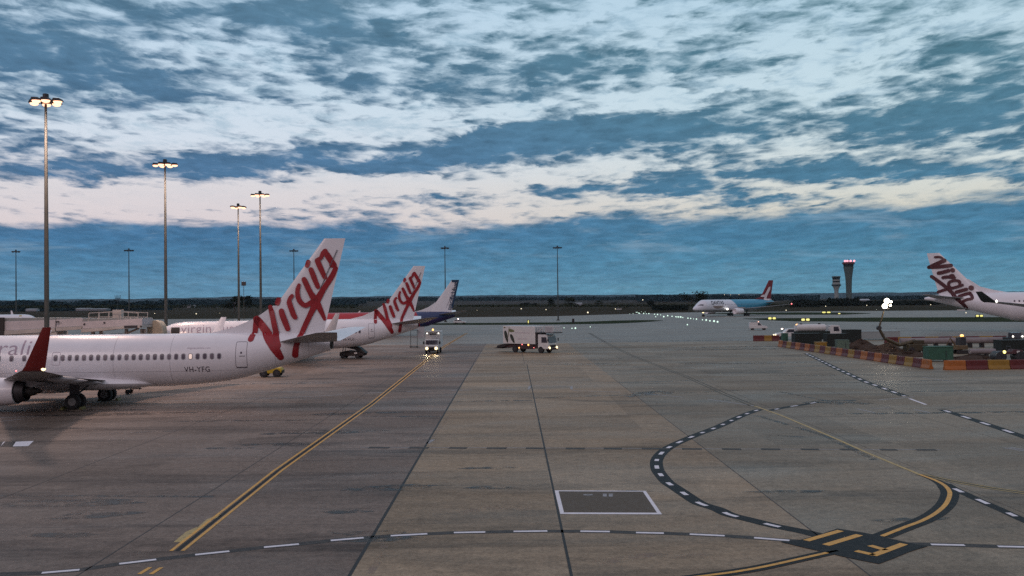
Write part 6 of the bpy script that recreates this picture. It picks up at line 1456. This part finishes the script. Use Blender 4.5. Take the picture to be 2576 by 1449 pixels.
fr_ = MB().box(L_(2227, 776), (.9, .6, .1)).tube([L_(2224, 783), L_(2228, 750)], .06, 6).build('lamp_frame', darkm, c)
for x, y, r in ((2226, 770, .36), (2231, 757, .36), (2242, 759, .15), (2240, 768, .15)): MB().lathe([(-.2, r * .5), (0, r), (.15, r * .9), (.25, .05)], L_(x, y), 'y', 14).build('floodlight', mat('dazzling_lamp', (.9, .9, .9), .5, emit=(1, .88, .68), estr=8), c, smooth=True)
for x in (-.9, .9):
    for sy in (-1, 1): vwheel(c, x, sy * 1.0, .42, .3)
l = bpy.data.lights.new('floodlight_beam', 'POINT'); l.energy = 280; l.color = (1, .82, .6); l.shadow_soft_size = .5; lo = bpy.data.objects.new('floodlight_beam', l); COL.objects.link(lo); lo.location = Vector(bx(2229, 764)) + Vector((0, -.8, -.3))
# mini digger with orange beacon, roller, dark loader with two lamps
c = empty('mini_digger', (at_(2412, 127), 127, Z0), R(15)); tag(c, 'small tan digger under the orange beacon in the works', 'digger')
tan = mat('digger_tan', (.13, .09, .045), .6, var=.3, vscale=2)
for sy in (-1, 1): MB().prism([(-.95, .1), (-.75, 0), (.75, 0), (.95, .1), (.95, .4), (.75, .5), (-.75, .5), (-.95, .4)], sy * .6 - .16, sy * .6 + .16, 'y').build('track', chas, c, bevel=.04)
MB().box((0, 0, .85), (1.6, 1.2, .6)).build('body', tan, c, bevel=.08); MB().prism([(-.3, 1.1), (.7, 1.1), (.6, 2.2), (-.25, 2.2)], -.45, .45, 'y').build('cab', darkm, c, bevel=.05); MB().tube([(-.7, 0, 1.1), (-1.5, 0, 2.1), (-2.1, 0, 1.2), (-1.9, 0, .5)], [.12, .11, .09, .07], 6).build('arm', tan, c); MB().prism([(-2.2, .1), (-1.6, .1), (-1.6, .6), (-2.0, .6)], -.25, .25, 'y').build('bucket', darkm, c)
beacon(c, .35, 0, 2.22, amber, .24)
c = empty('road_roller', (at_(2532, 111), 111, Z0), 0); tag(c, 'dark road roller with a yellow lamp behind the right edge barriers', 'roller')
MB().lathe([(-.75, .1), (-.74, .62), (.74, .62), (.75, .1)], (-1.1, 0, .62), 'y', 20).build('drum', darkm, c, smooth=True); MB().lathe([(-.7, .1), (-.69, .6), (.69, .6), (.7, .1)], (1.2, 0, .6), 'y', 20).build('drum', darkm, c, smooth=True)
MB().prism([(-1.3, .9), (1.4, .9), (1.5, 1.35), (.4, 1.45), (.2, 1.2), (-1.2, 1.25)], -.6, .6, 'y').build('body', mat('roller_maroon', (.07, .025, .03), .6), c, bevel=.05); MB().tube([(.1, -.5, 1.3), (.1, -.5, 1.75), (.1, .5, 1.75), (.1, .5, 1.3)], .04, 6).build('roll_bar', darkm, c); lampball(c, -.75, -.72, 1.15, .19, mat('yellow_work_lamp', (.9, .8, .3), .5, emit=(1, .85, .25), estr=2.4), 'work_lamp', 'y')
MB().box((.9, -.65, 1.15), (.35, .05, .25)).build('number_plate', vw, c)
c = empty('wheel_loader', (at_(2556, 138), 138, Z0), R(-90)); tag(c, 'dark wheel loader facing the camera with two small white lamps', 'loader')
MB().prism([(-2.4, .6), (1.0, .6), (1.2, 1.3), (.2, 1.5), (-2.4, 1.6)], -.9, .9, 'y').build('body', soot, c, bevel=.06); MB().prism([(-1.2, 1.5), (.1, 1.5), (-.05, 2.3), (-1.1, 2.35)], -.7, .7, 'y').build('cab', glass, c, bevel=.05); MB().prism([(1.1, .2), (1.7, .15), (1.6, .9), (1.2, .8)], -1.1, 1.1, 'y').build('bucket', soot, c)
for sy in (-1, 1):
    for x in (-1.6, .5): vwheel(c, x, sy * .9, .6, .4)
    lampball(c, .2, sy * .68, 1.75, .13, whitel, 'work_lamp')

# ------------------------------------------------------------------ air
hm = bpy.data.materials.new('dusk_air'); hm.use_nodes = True; ht = hm.node_tree; ht.nodes.clear()
hv = nn(ht, 'ShaderNodeVolumePrincipled'); hv.inputs['Color'].default_value = (.62, .80, .95, 1); hv.inputs['Density'].default_value = 2.5e-5; hv.inputs['Anisotropy'].default_value = 0.0
ho = nn(ht, 'ShaderNodeOutputMaterial'); lk(ht, hv.outputs[0], ho.inputs['Volume'])
hz = MB().box((0, 4000, 120), (26000, 12600, 246)).build('haze', hm); tag(hz, kind='stuff')
SC.cycles.volume_bounces = 0
